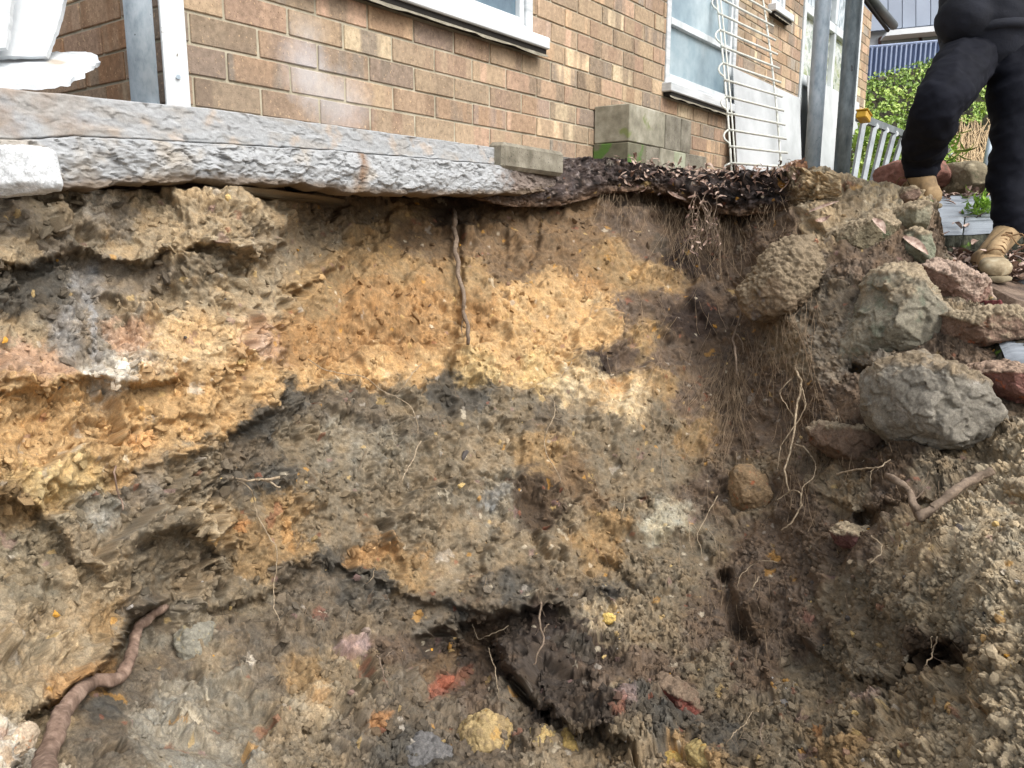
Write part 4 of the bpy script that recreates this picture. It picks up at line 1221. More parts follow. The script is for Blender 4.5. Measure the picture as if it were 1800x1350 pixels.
def window(u0, u1, z0, z1, sill, glass, mull=None, sash=None):
    w = MB()
    ft = .045
    for a, b, c, d in ((u0, u0 + ft, z0, z1), (u1 - ft, u1, z0, z1), (u0 + ft, u1 - ft, z0, z0 + ft), (u0 + ft, u1 - ft, z1 - ft, z1)):
        w.box(a, b, -.006, .07, c, d, bev=.003)
    wn_ = w.build('window', M['whitewood'], house)
    s = MB()
    for a, b, c, d in ((u0 + ft, u0 + ft + .028, z0 + ft, z1 - ft), (u1 - ft - .028, u1 - ft, z0 + ft, z1 - ft), (u0 + ft + .028, u1 - ft - .028, z0 + ft, z0 + ft + .03), (u0 + ft + .028, u1 - ft - .028, z1 - ft - .03, z1 - ft)):
        s.box(a, b, .008, .06, c, d, bev=.002)
    s.build('frame', M['white'], wn_)
    if mull:
        q = MB(); q.box(u0 + ft + .028, u1 - ft - .028, .004, .05, mull - .018, mull + .018, bev=.002); q.build('transom', M['white'], wn_)
    if sash:
        q = MB(); q.box(sash - .018, sash + .018, .004, .05, z0 + ft + .03, z1 - ft - .03, bev=.002); q.build('mullion', M['white'], wn_)
    g = MB(); g.box(u0 + ft + .01, u1 - ft - .01, .03, .036, z0 + ft + .01, z1 - ft - .01); g.build('pane', glass, wn_)
    q = MB(); q.box(u0 - sill, u1 + sill, -.055, .02, z0 - .034, z0 + .012, bev=.004); q.build('sill', M['whitewood'], wn_)
    q = MB(); q.box(u0 - sill + .02, u1 + sill - .01, -.042, .03, z0 - .052, z0 - .0345); q.build('sill_gap_shade', M['black'], wn_)  # black strip paints the shade of the gap beneath the sill
    # torn sheet of flashing under the sill
    q = MB(); n = 40
    us = np.linspace(u0 - sill + .01, u1 + sill, n); vs = []
    for i, u in enumerate(us):
        dd = .003 * math.sin(i * .9) + .005 * rng.random()
        vs += [(u, -.040, z0 - .0525), (u, -.047 - dd * .3, z0 - .062 - dd), (u, -.044 - dd * .3, z0 - .062 - dd)]
    fs = []
    for i in range(n - 1):
        for a, b in ((0, 1), (1, 2), (2, 0)):
            fs.append((i * 3 + a, (i + 1) * 3 + a, (i + 1) * 3 + b, i * 3 + b))
    q.add(vs, fs); q.build('flashing', M['greybrk'], wn_)
    q = MB(); q.box(u0 + .01, u1 - .01, .075, .19, z0 + .01, z1 - .01); q.build('dark_room', M['black'], wn_)
    return wn_


window(.10, 1.575, .455, 1.72, .055, M['glass_dark'])
window(2.83, 3.83, .455, 1.72, .03, M['glass_pale'], mull=.80)
window(4.44, 4.71, 1.19, 1.72, .06, M['glass_pale'])

# glazed extension past the brick wall
ext = empty('glazed_extension', HLOC, HROT, label='white framed glazed lean-to between the brick wall and its end pier', cat='extension')
M['extglass'] = proc('painted_reflection_glass', [(.30, L(60, 74, 78)), (.42, L(140, 154, 160)), (.5, L(206, 214, 218)), (.6, L(96, 112, 112)), (.75, L(220, 226, 226))], scale=9, rough=.12, bump=.2, bscale=30, bdist=.003, spec=.9, stretch=(1, 1, .45))  # white and grey reflections put into the colour ramp
M['extglass2'] = proc('painted_garden_reflection_glass', [(.30, L(90, 104, 96)), (.42, L(170, 178, 140)), (.5, L(220, 222, 216)), (.6, L(130, 146, 124)), (.75, L(226, 228, 226))], scale=5, rough=.12, bump=.2, bscale=30, bdist=.003, spec=.9, stretch=(1, 1, 1.6))  # garden reflections painted in as ramp colours
q = MB()
for a, b, c, d in ((5.155, 5.21, .2, 2.3), (6.82, 6.875, .2, 2.3), (5.21, 6.82, .80, .88), (5.21, 6.82, 1.32, 1.39), (5.21, 6.82, 1.9, 1.97), (6.0, 6.05, .88, 1.32), (6.0, 6.05, 1.39, 1.9)):
    q.box(a, b, -.01, .06, c, d, bev=.004)
q.build('frame', M['white'], ext)
q = MB(); q.box(5.2, 6.83, .03, .036, .86, 1.34); q.build('lower_pane', M['extglass2'], ext)
q = MB(); q.box(5.2, 6.83, .03, .036, 1.37, 1.92); q.build('upper_pane', M['extglass'], ext)
q = MB(); q.box(5.2, 6.83, .025, .10, -.1, .80); q.build('panel', M['white'], ext)
q = MB(); q.box(5.16, 7.2, .2, 3, -.1, 2.2); q.build('dark_room', M['black'], ext)
q = MB(); q.tube([(5.30, -.05, 1.42), (5.27, -.05, 2.4)], .018, 10); q.build('drainpipe', M['greybrk'], ext)


def hbox(name, dims, loc, rz=0, tilt=(0, 0), mat=None, bev=.003, **kw):
    """box standing in the wall frame: loc = (u, outward, z)"""
    o = MB().box(-dims[0] / 2, dims[0] / 2, -dims[1] / 2, dims[1] / 2, 0, dims[2], bev=bev, jit=min(.0015, bev * .6), rnd=rng).build(name, mat)
    P0 = LW(loc[0], loc[1], loc[2])
    o.matrix_world = Matrix.Translation(P0.tolist()) @ Matrix.Rotation(math.pi / 2 - WA + rz, 4, 'Z') @ Matrix.Rotation(tilt[0], 4, 'X') @ Matrix.Rotation(tilt[1], 4, 'Y')
    return tag(o, **kw)


# boards leaning against the wall
M['board'] = proc('cement_sheet', [(.3, L(172, 176, 178)), (.55, L(206, 210, 212)), (.8, L(220, 222, 224))], scale=2.2, rough=.6, bump=.2, bscale=200, bdist=.001)
hbox('cement_sheet', (1.36, .010, .72), (4.40, .10, -.03), tilt=(-.10, 0), mat=M['board'], label='grey cement sheet leaning on the brick wall behind the white wire rack', cat='sheet')
hbox('cement_sheet', (1.62, .010, .92), (5.99, .14, -.05), tilt=(-.10, 0), mat=M['board'], label='pale sheet leaning below the glazed lean-to behind the two steel posts', cat='sheet')

hbox('mortar_lump', (.43, .085, .10), (1.425, .082, -.088), tilt=(.03, .015), mat=M['greybrk'], bev=.014, label='flat grey mortar lump on the slab edge where the white paint ends', cat='mortar')
# concrete blocks stacked on the slab beside the wall
M['mossblk'] = proc('mossy_concrete_block', [(.3, L(116, 112, 96)), (.46, L(156, 151, 132)), (.6, L(186, 181, 162)), (.75, L(206, 202, 188))], scale=9, bump=.9, bscale=150, bdist=.003, speck=(L(134, 142, 92), 7, .64))
M['greenblk'] = proc('green_mossy_brick', [(.3, L(84, 82, 66)), (.5, L(116, 112, 92)), (.7, L(134, 132, 110))], scale=10, bump=.9, bscale=120, bdist=.003, speck=(L(92, 126, 58), 9, .50))
M['paleblk'] = proc('pale_green_block', [(.3, L(150, 158, 120)), (.5, L(190, 194, 168)), (.7, L(208, 208, 190))], scale=10, bump=.8, bscale=120, bdist=.003)
grp = 'concrete blocks stacked against the wall'
BB = [((.375, .185, .166), (2.275, .096, .090), 'mossblk', 'large pale mossy concrete block on top of the stack, nearest the camera'),
      ((.18, .180, .166), (2.565, .096, .088), 'greybrk', 'plain grey block on top of the stack, right of the large mossy one'),
      ((.12, .180, .166), (2.724, .094, .088), 'greybrk', 'narrow grey block ending the top row of the stack on the right'),
      ((.185, .185, .115), (2.175, .096, -.028), 'greenblk', 'lower block with bright green moss on its face'),
      ((.14, .180, .115), (2.34, .094, -.028), 'greybrk', 'dark grey block in the lower row right of the green mossy one'),
      ((.165, .185, .115), (2.495, .096, -.028), 'mossblk', 'yellowish block in the middle of the lower row'),
      ((.145, .185, .115), (2.652, .094, -.028), 'paleblk', 'pale greenish block in the lower row under the top row end'),
      ((.27, .185, .115), (2.862, .094, -.028), 'greybrk', 'uncovered grey block ending the lower row at right')]
for dims, loc, mt, lb in BB:
    hbox('concrete_block', dims, loc, rz=rng.uniform(-.012, .012), mat=M[mt], bev=.004, label=lb, cat='concrete block', group=grp)

# posts
M['galv'] = proc('galvanised_steel', [(.3, L(160, 178, 192, .66)), (.5, L(190, 206, 218, .68)), (.7, L(208, 220, 230, .7))], scale=45, rough=.48, bump=.5, bscale=240, bdist=.0012, metal=.15, spec=.5, stretch=(1, 1, .5), speck=(L(90, 98, 104), 90, .72))
M['galv2'] = proc('weathered_steel', [(.3, L(94, 106, 112)), (.5, L(124, 136, 140)), (.7, L(150, 162, 166))], scale=40, rough=.5, bump=.4, bscale=200, bdist=.001, metal=.3, spec=.5, stretch=(1, 1, .4), speck=(L(70, 74, 76), 40, .70))


def post(x, y, Z, r, mat, label, h=2.6, lean=(0, 0)):
    b0 = V(x, y, Z)
    e = empty('steel_post', b0, label=label, cat='post')
    n = 28
    MB().tube([(lean[0] * t, lean[1] * t, t) for t in np.linspace(-.05, h, 8)], r, n, True).build('pole', mat, e, smooth=True)
    pl = MB(); pl.box(-.07, .07, -.07, .07, -.03, -.02, bev=.002); pl.build('base_plate', mat, e) if Z > 3 else None
    return e


post(255, 172, 1.965, .0325, M['galv'], 'bright galvanised post left of the white corner post')
post(1427, 300, 3.55, .0335, M['galv'], 'lighter of two galvanised posts in front of the glazed lean-to')
post(1478, 318, 3.50, .0335, M['galv2'], 'darker weathered post, nearer the person with black trousers')
wp = empty('white_corner_post', V(313, 184, 2.035), (0, 0, math.radians(24)), label='square white painted post at the house corner', cat='post')
MB().box(-.029, .029, -.03, .03, -.04, 2.6, bev=.003).build('shaft', M['white'], wp)
q = MB(); q.tube([(-.0, -.0355, .0), (.0, -.0295, .0)], .0055, 14); o = q.build('screw', M['galv'], wp, smooth=False); o.location = (.004, 0, .062)

# plasterboard pieces at far left
M['plaster'] = proc('plasterboard', [(.3, L(196, 202, 206, .72)), (.5, L(222, 228, 232, .76)), (.75, L(236, 240, 242, .78))], scale=5, rough=.8, bump=.5, bscale=60, bdist=.002, speck=(L(190, 180, 166), 5, .64))


def slab_poly(name, pts, zs, th, mat, label, cat, jag=0.0, seed=0, **kw):
    """flat broken board: front outline in pixels with depth per corner, real thickness"""
    rs = random.Random(seed)
    P_ = [V(x, y, z) for (x, y), z in zip(pts, zs)]
    out = []
    for a, b in zip(P_, P_[1:] + P_[:1]):
        n = max(1, int((b - a).length / .012)) if jag > 0 else 1
        for i in range(n):
            q = a.lerp(b, i / n)
            out.append(q + Vector((rs.uniform(-1, 1), rs.uniform(-1, 1) * .3, rs.uniform(-1, 1))) * jag)
    c = sum(out, Vector()) / len(out)
    nrm = (P_[1] - P_[0]).cross(P_[2] - P_[0]).normalized()
    if nrm.dot(c - cam.location) > 0: nrm = -nrm
    mb = MB(); n = len(out)
    vs = [tuple(q - c) for q in out] + [tuple(q - c - nrm * th + Vector((rs.uniform(-1, 1), 0, rs.uniform(-1, 1))) * jag) for q in out]
    mb.add(vs, [tuple(range(n)), tuple(range(2 * n - 1, n - 1, -1))] + [(i, i + n, (i + 1) % n + n, (i + 1) % n) for i in range(n)])
    o = mb.build(name, mat, **kw)
    recalc(o)
    o.location = c
    return tag(o, label, cat)


slab_poly('plasterboard_sheet', [(-60, -60), (118, -60), (113, 0), (98, 55), (80, 99), (-60, 99)], [1.98, 1.98, 1.96, 1.94, 1.92, 1.9], .012, M['plaster'], 'tall plasterboard offcut leaning upright at far left', 'plasterboard', .0012, 3)
slab_poly('plasterboard_sheet', [(-60, -60), (28, -60), (10, 84), (-60, 90)], [1.90, 1.90, 1.87, 1.85], .012, M['board'], 'narrow darker strip of board in front of the tall plasterboard offcut', 'plasterboard', .0012, 5)
slab_poly('plasterboard_sheet', [(-60, 96), (60, 99), (150, 99), (166, 104), (176, 116), (160, 126), (146, 131), (150, 136), (133, 140), (120, 152), (60, 157), (-60, 160)],
          [2.05, 2.02, 1.99, 1.97, 1.95, 1.91, 1.90, 1.89, 1.88, 1.83, 1.80, 1.76], .012, M['plaster'], 'broken plasterboard piece with ragged tip lying flat on the slab', 'plasterboard', .0025, 7)

# white wire rack leaning on the wall
M['wire'] = proc('white_coated_wire', [(.3, L(206, 208, 196, .72)), (.7, L(238, 240, 232, .78))], scale=20, rough=.4, bump=.2, bscale=200, bdist=.0005)
rack = empty('wire_rack', V(1338, 300, 4.28), label='white plastic coated wire shelf rack leaning upright against the wall', cat='wire rack')
RO = Vector(rack.location)


def rz_(i): return 4.72 - .047 * (i + 1)


def rl(i): return V(1262.5 + 3.2 * i - .08 * i * i + (0), 23 + 29.3 * i, rz_(i)) - RO


def rr_(i): return V(1361 + 3.4 * i - .1 * i * i, 70 + 24.8 * i, rz_(i) + .22) - RO


for i in range(-7, 10):
    a, b = rl(i), rr_(i)
    MB().tube([a + (b - a) * t for t in (-.01, .5, 1.02)], .0072, 8).build('rung', M['wire'], rack, smooth=True)
for side in (0, 1):
    f_ = rl if side == 0 else rr_
    MB().tube([f_(t) + Vector((.004 if side == 0 else -.030, .012, 0)) for t in np.linspace(-7.3, 9.5, 12)], .0062, 8).build('side_rail', M['wire'], rack, smooth=True)
MB().tube([rl(t) + Vector((.028, .02, 0)) for t in np.linspace(-7.3, 9.5, 12)], .0050, 8).build('side_rail', M['wire'], rack, smooth=True)
for i in range(-7, 9, 2):
    a, b = rl(i), rl(i + 1)
    pts = [a + (b - a) * t + Vector((-.030 * math.sin(math.pi * min(1, t * 1.25)) ** .7, 0, 0)) if 0 < t < .8 else a + (b - a) * t for t in np.linspace(0, 1, 14)]
    MB().tube(pts, .0056, 8).build('loop', M['wire'], rack, smooth=True)
a = rl(9) ; b = rl(9.6)
MB().tube([a, a + Vector((-.03, 0, -.012)), a + Vector((-.034, 0, -.06))], .0056, 8).build('loop', M['wire'], rack, smooth=True)

# aluminium ladder on its side
M['alu'] = proc('ladder_aluminium', [(.3, L(100, 106, 110)), (.6, L(134, 140, 144)), (.8, L(158, 164, 168))], scale=12, rough=.4, bump=.2, bscale=120, bdist=.001, metal=.4)
M['yellow'] = proc('yellow_plastic', [(.3, L(206, 160, 40, .7)), (.7, L(228, 184, 56, .75))], scale=12, rough=.5, bump=.2, bscale=120, bdist=.001)
A0, B0, C0_, D0 = V(1508, 206, 4.3), V(1694, 275, 7.2), V(1490, 322, 4.1), V(1650, 335, 6.9)
lad = empty('ladder', (A0 + C0_) / 2, label='aluminium ladder lying on its side with a yellow end cap', cat='ladder')
LO = Vector(lad.location)


def bar(a, b, w, t, name, mat, parent, up=Vector((0, 0, 1))):
    a = a - Vector(parent.location); b = b - Vector(parent.location)
    d = (b - a).normalized(); s_ = d.cross(up).normalized(); u_ = s_.cross(d).normalized()
    vs = [p + s_ * (sx * t / 2) + u_ * (sz * w / 2) for p in (a, b) for sx, sz in ((-1, -1), (1, -1), (1, 1), (-1, 1))]
    mb = MB().add([tuple(v) for v in vs], [(3, 2, 1, 0), (4, 5, 6, 7), (0, 1, 5, 4), (1, 2, 6, 5), (2, 3, 7, 6), (3, 0, 4, 7)])
    return mb.build(name, mat, parent)


bar(A0, B0, .040, .026, 'stile', M['alu'], lad); bar(C0_, D0, .040, .026, 'stile', M['alu'], lad)
for i in range(14):
    t = (i + .5) / 14.0
    bar(A0.lerp(B0, t * .97), C0_.lerp(D0, t * .97), .026, .024, 'rung', M['alu'], lad, Vector((0, 1, 0)))
    r0 = A0.lerp(B0, t * .97)
    MB().tube([r0 - LO + Vector((0, -.022, -.02)), r0 - LO + Vector((0, -.014, -.02))], .016, 10).build('rivet', M['white'], lad)
cp0 = V(1519, 204, 4.27)
q = MB(); q.box(-.045, .045, -.025, .03, -.024, .014, bev=.005, rnd=rng); q.box(-.050, .050, -.030, .035, .0145, .022, bev=.003)
o = q.build('end_cap', M['yellow'], lad); o.location = cp0 - LO; o.rotation_euler = (0, .25, .9)

# ------------------------------------------------------------------ neighbour's building, corrugated fence, green bank
M['clad'] = proc('standing_seam_cladding', [(.3, L(118, 130, 148)), (.6, L(140, 152, 170)), (.8, L(156, 168, 184))], scale=.8, rough=.5, bump=.1, bscale=60, bdist=.001)
M['render'] = proc('pale_render', [(.3, L(196, 200, 204)), (.7, L(222, 226, 228))], scale=1.5, rough=.8, bump=.2, bscale=80, bdist=.001)
M['dkgutter'] = proc('dark_gutter', [(.3, L(54, 58, 58)), (.7, L(92, 98, 96))], scale=6, rough=.5, bump=.2, bscale=60, bdist=.002)
M['brownframe'] = proc('brown_frame', [(.3, L(84, 50, 40)), (.7, L(112, 70, 56))], scale=6, rough=.5, bump=.2)
M['greyglass'] = proc('grey_glass', [(.3, L(92, 98, 94)), (.7, L(128, 132, 126))], scale=1.2, rough=.15, bump=0, spec=.8)  # mid-grey pane colour
nb = empty('neighbour_building', V(1600, 60, 13), label='neighbouring building with grey blue seamed cladding above a white band', cat='building')
NO = Vector(nb.location)


def quadslab(name, cs, th, mat, parent, off=0.0):
    """panel between four (x, y, Z) pixel corners, thickness th going away"""
    P_ = [V(*c) - Vector(parent.location) for c in cs]
    n = (P_[1] - P_[0]).cross(P_[3] - P_[0]).normalized()
    if n.y < 0: n = -n
    P_ = [q - n * off for q in P_]
    mb = MB().add([tuple(q) for q in P_] + [tuple(q + n * th) for q in P_], [(0, 1, 2, 3), (7, 6, 5, 4), (0, 4, 5, 1), (1, 5, 6, 2), (2, 6, 7, 3), (3, 7, 4, 0)])
    return recalc(mb.build(name, mat, parent))


px0 = [1500, 1561, 1586, 1610, 1636, 1662, 1690, 1719, 1750, 1782, 1816, 1850]
for a, b in zip(px0[:-1], px0[1:]):
    def yb(x): return 50 - (x - 1575) * .10
    quadslab('cladding_panel', [(a + .7, -160, 13.2), (b - .7, -160, 13.2), (b - .7, yb(b), 13.2), (a + .7, yb(a), 13.2)], .05, M['clad'], nb)
quadslab('backing', [(1500, -160, 13.26), (1850, -160, 13.26), (1850, 30, 13.26), (1500, 56, 13.26)], .05, M['dkgutter'], nb)
quadslab('white_band', [(1562, 53, 13.05), (1850, 25, 13.05), (1850, 36, 13.05), (1556, 63, 13.05)], .2, M['render'], nb)
quadslab('wall', [(1515, 20, 13.4), (1850, 20, 13.4), (1850, 150, 13.4), (1515, 150, 13.4)], .2, M['render'], nb)
quadslab('window_frame', [(1548, 64, 13.3), (1850, 38, 13.3), (1850, 110, 13.3), (1548, 110, 13.3)], .09, M['brownframe'], nb)
for a, b in ((1551, 1615), (1621, 1700), (1706, 1780)):
    quadslab('pane', [(a, 67 - (a - 1550) * .085, 13.25), (b, 67 - (b - 1550) * .085, 13.25), (b, 108, 13.25), (a, 108, 13.25)], .04, M['greyglass'], nb)
gt = empty('roof_gutter', V(1550, 25, 9.5), label='dark half round gutter and fascia running down behind the brick pier', cat='gutter')
q = MB().tube([V(1520, -14, 8.7) - Vector(gt.location), V(1571, 45, 10.4) - Vector(gt.location)], .055, 14); q.build('gutter', M['dkgutter'], gt, smooth=True)
q = MB().tube([V(1520, 0, 8.75) - Vector(gt.location), V(1561, 54, 10.4) - Vector(gt.location)], .022, 8); q.build('fascia', M['black'], gt, smooth=True)

M['corr'] = proc('blue_corrugated_steel', [(.3, L(132, 148, 180)), (.6, L(158, 172, 200)), (.8, L(180, 192, 216))], scale=2, rough=.45, bump=.1, bscale=60, bdist=.001)
fe = empty('corrugated_fence', V(1590, 90, 9.6), label='blue grey corrugated steel fence along the top of the green bank', cat='fence')
FO = Vector(fe.location)
FA, FB = V(1515, 85, 9.6), V(1860, 55, 9.6)
n = 40
for i in range(n):
    a = FA.lerp(FB, i / n); b = FA.lerp(FB, (i + 1) / n)
    d = (b - a)
    prof = [(0, .0), (.30, .0), (.42, .055), (.88, .055), (1.0, 0)]
    vs = []
    for z in (0.0, -.75):
        for t, o in prof:
            q = a + d * t + Vector((0, o, z)) - FO; vs.append(tuple(q))
    for z in (0.0, -.75):
        for t, o in prof:
            q = a + d * t + Vector((0, o + .006, z)) - FO; vs.append(tuple(q))
    fs = [(k, k + 1, k + 6, k + 5) for k in range(4)] + [(k + 10, k + 15, k + 16, k + 11) for k in range(4)] + [(k, k + 10, k + 11, k + 1) for k in range(4)]
    MB().add(vs, fs).build('corrugated_rib', M['corr'], fe)
MB().tube([FA - FO + Vector((0, .02, .012)), FB - FO + Vector((0, .02, .012))], .016, 6).build('top_rail', M['corr'], fe)

# the bank: mound painted dark for shade in the gaps, plus thousands of leaves
M['leafg'] = None
m, nt, b = ntree('hedge_leaf'); ln = nt.links.new
ge = nd(nt, 'ShaderNodeNewGeometry'); n1 = nd(nt, 'ShaderNodeTexNoise'); n1.inputs['Scale'].default_value = 3.5; n1.inputs['Detail'].default_value = 5
ln(ge.outputs['Position'], n1.inputs['Vector'])
ad = nd(nt, 'ShaderNodeMath', operation='ADD'); ml = nd(nt, 'ShaderNodeMath', operation='MULTIPLY'); ml.inputs[1].default_value = .35
ln(ge.outputs['Random Per Island'], ml.inputs[0]); ln(ml.outputs[0], ad.inputs[0]); ln(n1.outputs[0], ad.inputs[1])
r = ramp(nt, [(.35, L(74, 104, 40, .7)), (.6, L(128, 164, 60, .75)), (.85, L(178, 204, 96, .8)), (1, L(206, 214, 130, .8))]); ln(ad.outputs[0], r.inputs[0]); ln(r.outputs[0], b.inputs['Base Color'])
b.inputs['Roughness'].default_value = .5
if 'Transmission Weight' in b.inputs: pass
M['leafg'] = m
M['mound'] = proc('bank_undergrowth', [(.3, L(36, 38, 22)), (.6, L(66, 60, 38)), (.8, L(96, 84, 58))], scale=6, bump=.8, bscale=30, bdist=.02)
bank = empty('hedge_bank', V(1600, 250, 7.2), label='bright green creeper covered bank below the corrugated fence', cat='hedge')
BO = Vector(bank.location)
nr = np.random.RandomState(5)


def bankZ(y): return np.interp(y, [60, 110, 330, 420], [9.3, 8.9, 6.1, 5.6])


nx_, ny_ = 60, 40
gx, gy = np.meshgrid(np.linspace(1480, 1960, nx_), np.linspace(98, 430, ny_))
ytb = np.interp(gx, [1480, 1530, 1600, 1660, 1960], [150, 140, 122, 104, 60])
gyy = ytb + (gy - 98) / 332 * (430 - ytb)
Zb = bankZ(gyy) + .14 * fbm(np.c_[gx.ravel() / 25, gyy.ravel() / 25, gx.ravel() * 0], 4, 3).reshape(gx.shape) * 2 + .25
Wb = PT(gx.ravel(), gyy.ravel(), Zb.ravel())
i = np.arange(nx_ * ny_).reshape(ny_, nx_)
o = mesh_np('mound', Wb - np.array(BO), np.stack([i[:-1, :-1], i[1:, :-1], i[1:, 1:], i[:-1, 1:]], -1).reshape(-1, 4), M['mound'], bank)
N = 34000
lx = nr.uniform(1500, 1900, N); ty = nr.uniform(0, 1, N) ** .9
ly = np.interp(lx, [1480, 1530, 1600, 1660, 1960], [140, 132, 112, 92, 50]) + ty * 240
dens = fbm(np.c_[lx / 18, ly / 12, lx * 0], 3, 12)
keep = (dens + nr.normal(0, .06, N) > -.07) & ~((lx > 1668) & (lx < 1790) & (ly > 205 + 12 * dens * 5))
lx, ly = lx[keep], ly[keep]
Zl = bankZ(ly) + .28 * fbm(np.c_[lx / 25, ly / 25, lx * 0], 4, 3) - nr.uniform(0, .22, len(lx))
Pl = PT(lx, ly, Zl) - np.array(BO)
n = len(Pl)
ax = nr.normal(size=(n, 3)); ax[:, 2] -= .5; ax /= np.linalg.norm(ax, axis=1, keepdims=True)
nm = nr.normal(size=(n, 3)) * .7 + np.array([0, -.6, .9]); sd2 = np.cross(ax, nm); sd2 /= np.linalg.norm(sd2, axis=1, keepdims=True)
nm = np.cross(sd2, ax)
sz = nr.uniform(.016, .042, (n, 1))
Lv = np.stack([Pl, Pl + ax * sz * .5 + sd2 * sz * .42 + nm * sz * .08, Pl + ax * sz * 1.15 - nm * sz * .1, Pl + ax * sz * .5 - sd2 * sz * .42 + nm * sz * .08], 1).reshape(-1, 3)
mesh_np('foliage', Lv, np.arange(n * 4).reshape(n, 4), M['leafg'], bank, smooth=False, kind='stuff')
# dry vines hanging on the bank
M['straw'] = proc('dry_vine', [(.3, L(150, 124, 92)), (.6, L(196, 172, 132)), (.8, L(222, 204, 168))], scale=30, bump=.4)
vn = empty('dry_vines', V(1710, 260, 6.6), label='tangle of dry straw coloured vines on the bank between the person and hedge', cat='vines')
VO = Vector(vn.location); mb = MB(); rv = random.Random(3)
for k in range(230):
    x = rv.uniform(1668, 1790); y = 205 + rv.uniform(0, 60); a = []
    for s_ in range(6):
        a.append(V(x, y, float(bankZ(y)) - .10 - .12 * rv.random()) - VO); x += rv.uniform(-9, 9) - 2; y += rv.uniform(8, 22)
    mb.tube(a, .005, 4, False)
mb.build('stems', M['straw'], vn, smooth=True, kind='stuff')
MB().tube([V(1752, 195, 5.6) - VO, V(1741, 250, 5.55) - VO, V(1732, 300, 5.5) - VO], .022, 10).build('stake', M['galv'], vn, smooth=True)
# low plants behind the ladder
mb = MB(); rv = random.Random(8)


def leaf_into(mb, P0, d, up, ln_, w, curl=.25, n=4):
    d = d.normalized(); s_ = d.cross(up)
    s_ = s_.normalized() if s_.length > 1e-5 else Vector((1, 0, 0)); u_ = s_.cross(d)
    vs = []
    for i in range(n + 1):
        t = i / n; ww = w * math.sin(math.pi * min(.97, max(.04, t)) ** .8) ** .8
        c = P0 + d * (ln_ * t) + u_ * (curl * ln_ * math.sin(t * 2.4))
        vs += [tuple(c - s_ * ww / 2 + u_ * ww * .25), tuple(c), tuple(c + s_ * ww / 2 + u_ * ww * .25)]
    fs = []
    for i in range(n):
        a = i * 3; fs += [(a, a + 1, a + 4, a + 3), (a + 1, a + 2, a + 5, a + 4)]
    mb.add(vs, fs)


fern = empty('low_plants', V(1530, 300, 5.3), label='low leafy plants showing between the ladder rungs', cat='plants')
for k in range(420):
    x = rv.uniform(1500, 1690); y = rv.uniform(235, 330); P0 = V(x, y, 5.6 + rv.uniform(-.3, .5)) - Vector(fern.location)
    leaf_into(mb, P0, Vector((rv.uniform(-1, 1), rv.uniform(-.6, .2), rv.uniform(-.3, .7))), Vector((0, 0, 1)), rv.uniform(.07, .15), rv.uniform(.02, .045), -.2)
mb.build('leaves', M['leafg'], fern, kind='stuff')

# ------------------------------------------------------------------ paving step, stump, rocks behind
M['wetstone'] = proc('wet_grey_paving', [(.25, L(70, 74, 78)), (.42, L(112, 119, 126)), (.58, L(156, 164, 172)), (.8, L(104, 108, 112))], scale=7, rough=.5, bump=.9, bscale=26, bdist=.008, stretch=(.35, 2.2, 2), spec=.6, rnd=True)
M['mossface'] = proc('dark_mossy_stone', [(.3, L(34, 36, 30)), (.5, L(58, 60, 48)), (.62, L(90, 92, 76)), (.75, L(120, 122, 104))], scale=16, bump=.9, bscale=60, bdist=.01, speck=(L(112, 150, 50), 12, .62))
pv = empty('stone_paving', V(1700, 420, 3.4), label='raised wet grey paving step with mossy front edge under the person', cat='paving')
PO = Vector(pv.location)


def paver(cs, th, gap=.012, mat='wetstone', mat2='mossface', seed=0, parent=pv):
    P_ = [V(*c) for c in cs]; c = sum(P_, Vector()) / 4
    P_ = [q + (c - q).normalized() * gap for q in P_]
    nxx, nyy = 14, 12; vs = []
    for j in range(nyy):
        for i in range(nxx):
            a = P_[0].lerp(P_[1], i / (nxx - 1)); b_ = P_[3].lerp(P_[2], i / (nxx - 1)); q = a.lerp(b_, j / (nyy - 1))
            e = min(i, j, nxx - 1 - i, nyy - 1 - j)
            vs.append(q + Vector((0, 0, -.008 * (e == 0))))
    A = np.array([tuple(v) for v in vs]); A[:, 2] += .006 * fbm(np.c_[A * 9], 3, seed)
    vs = [tuple(v) for v in A]
    fs = [(j * nxx + i, j * nxx + i + 1, (j + 1) * nxx + i + 1, (j + 1) * nxx + i) for j in range(nyy - 1) for i in range(nxx - 1)]
    mb = MB().add(np.array(vs) - np.array(PO), fs)
    o = mb.build('paver', M[mat], parent, smooth=True)
    rim = [i for i in range(nxx)] + [j * nxx + nxx - 1 for j in range(1, nyy)] + [(nyy - 1) * nxx + i for i in range(nxx - 2, -1, -1)] + [j * nxx for j in range(nyy - 2, 0, -1)]
    top = [Vector(vs[k]) for k in rim]; nrm = len(top); rows = 5; v2 = []
    for r_ in range(rows):
        t = r_ / (rows - 1)
        for k, q in enumerate(top):
            out = (q - c); out.z = 0; out = out.normalized()
            w_ = .010 * math.sin(k * 2.1 + r_) + (.012 if 0 < r_ < rows - 1 else 0)
            v2.append(tuple(q + out * w_ + Vector((0, 0, -th * t - .002)) - PO))
    f2 = [(r_ * nrm + k, r_ * nrm + (k + 1) % nrm, (r_ + 1) * nrm + (k + 1) % nrm, (r_ + 1) * nrm + k) for r_ in range(rows - 1) for k in range(nrm)]
    e = MB().add(v2, f2).build('edge', M[mat2], o, smooth=True)
    recalc(e)
    return o


def SQ(s, t):   # step surface in pixel terms -> (x, y, Z)
    xl = 1618 + 10 * t; xr = 1930
    return (xl + (xr - xl) * s, (412 - s * 10) + (342 - 412 + s * 6) * t, 3.32 + 1.0 * t)


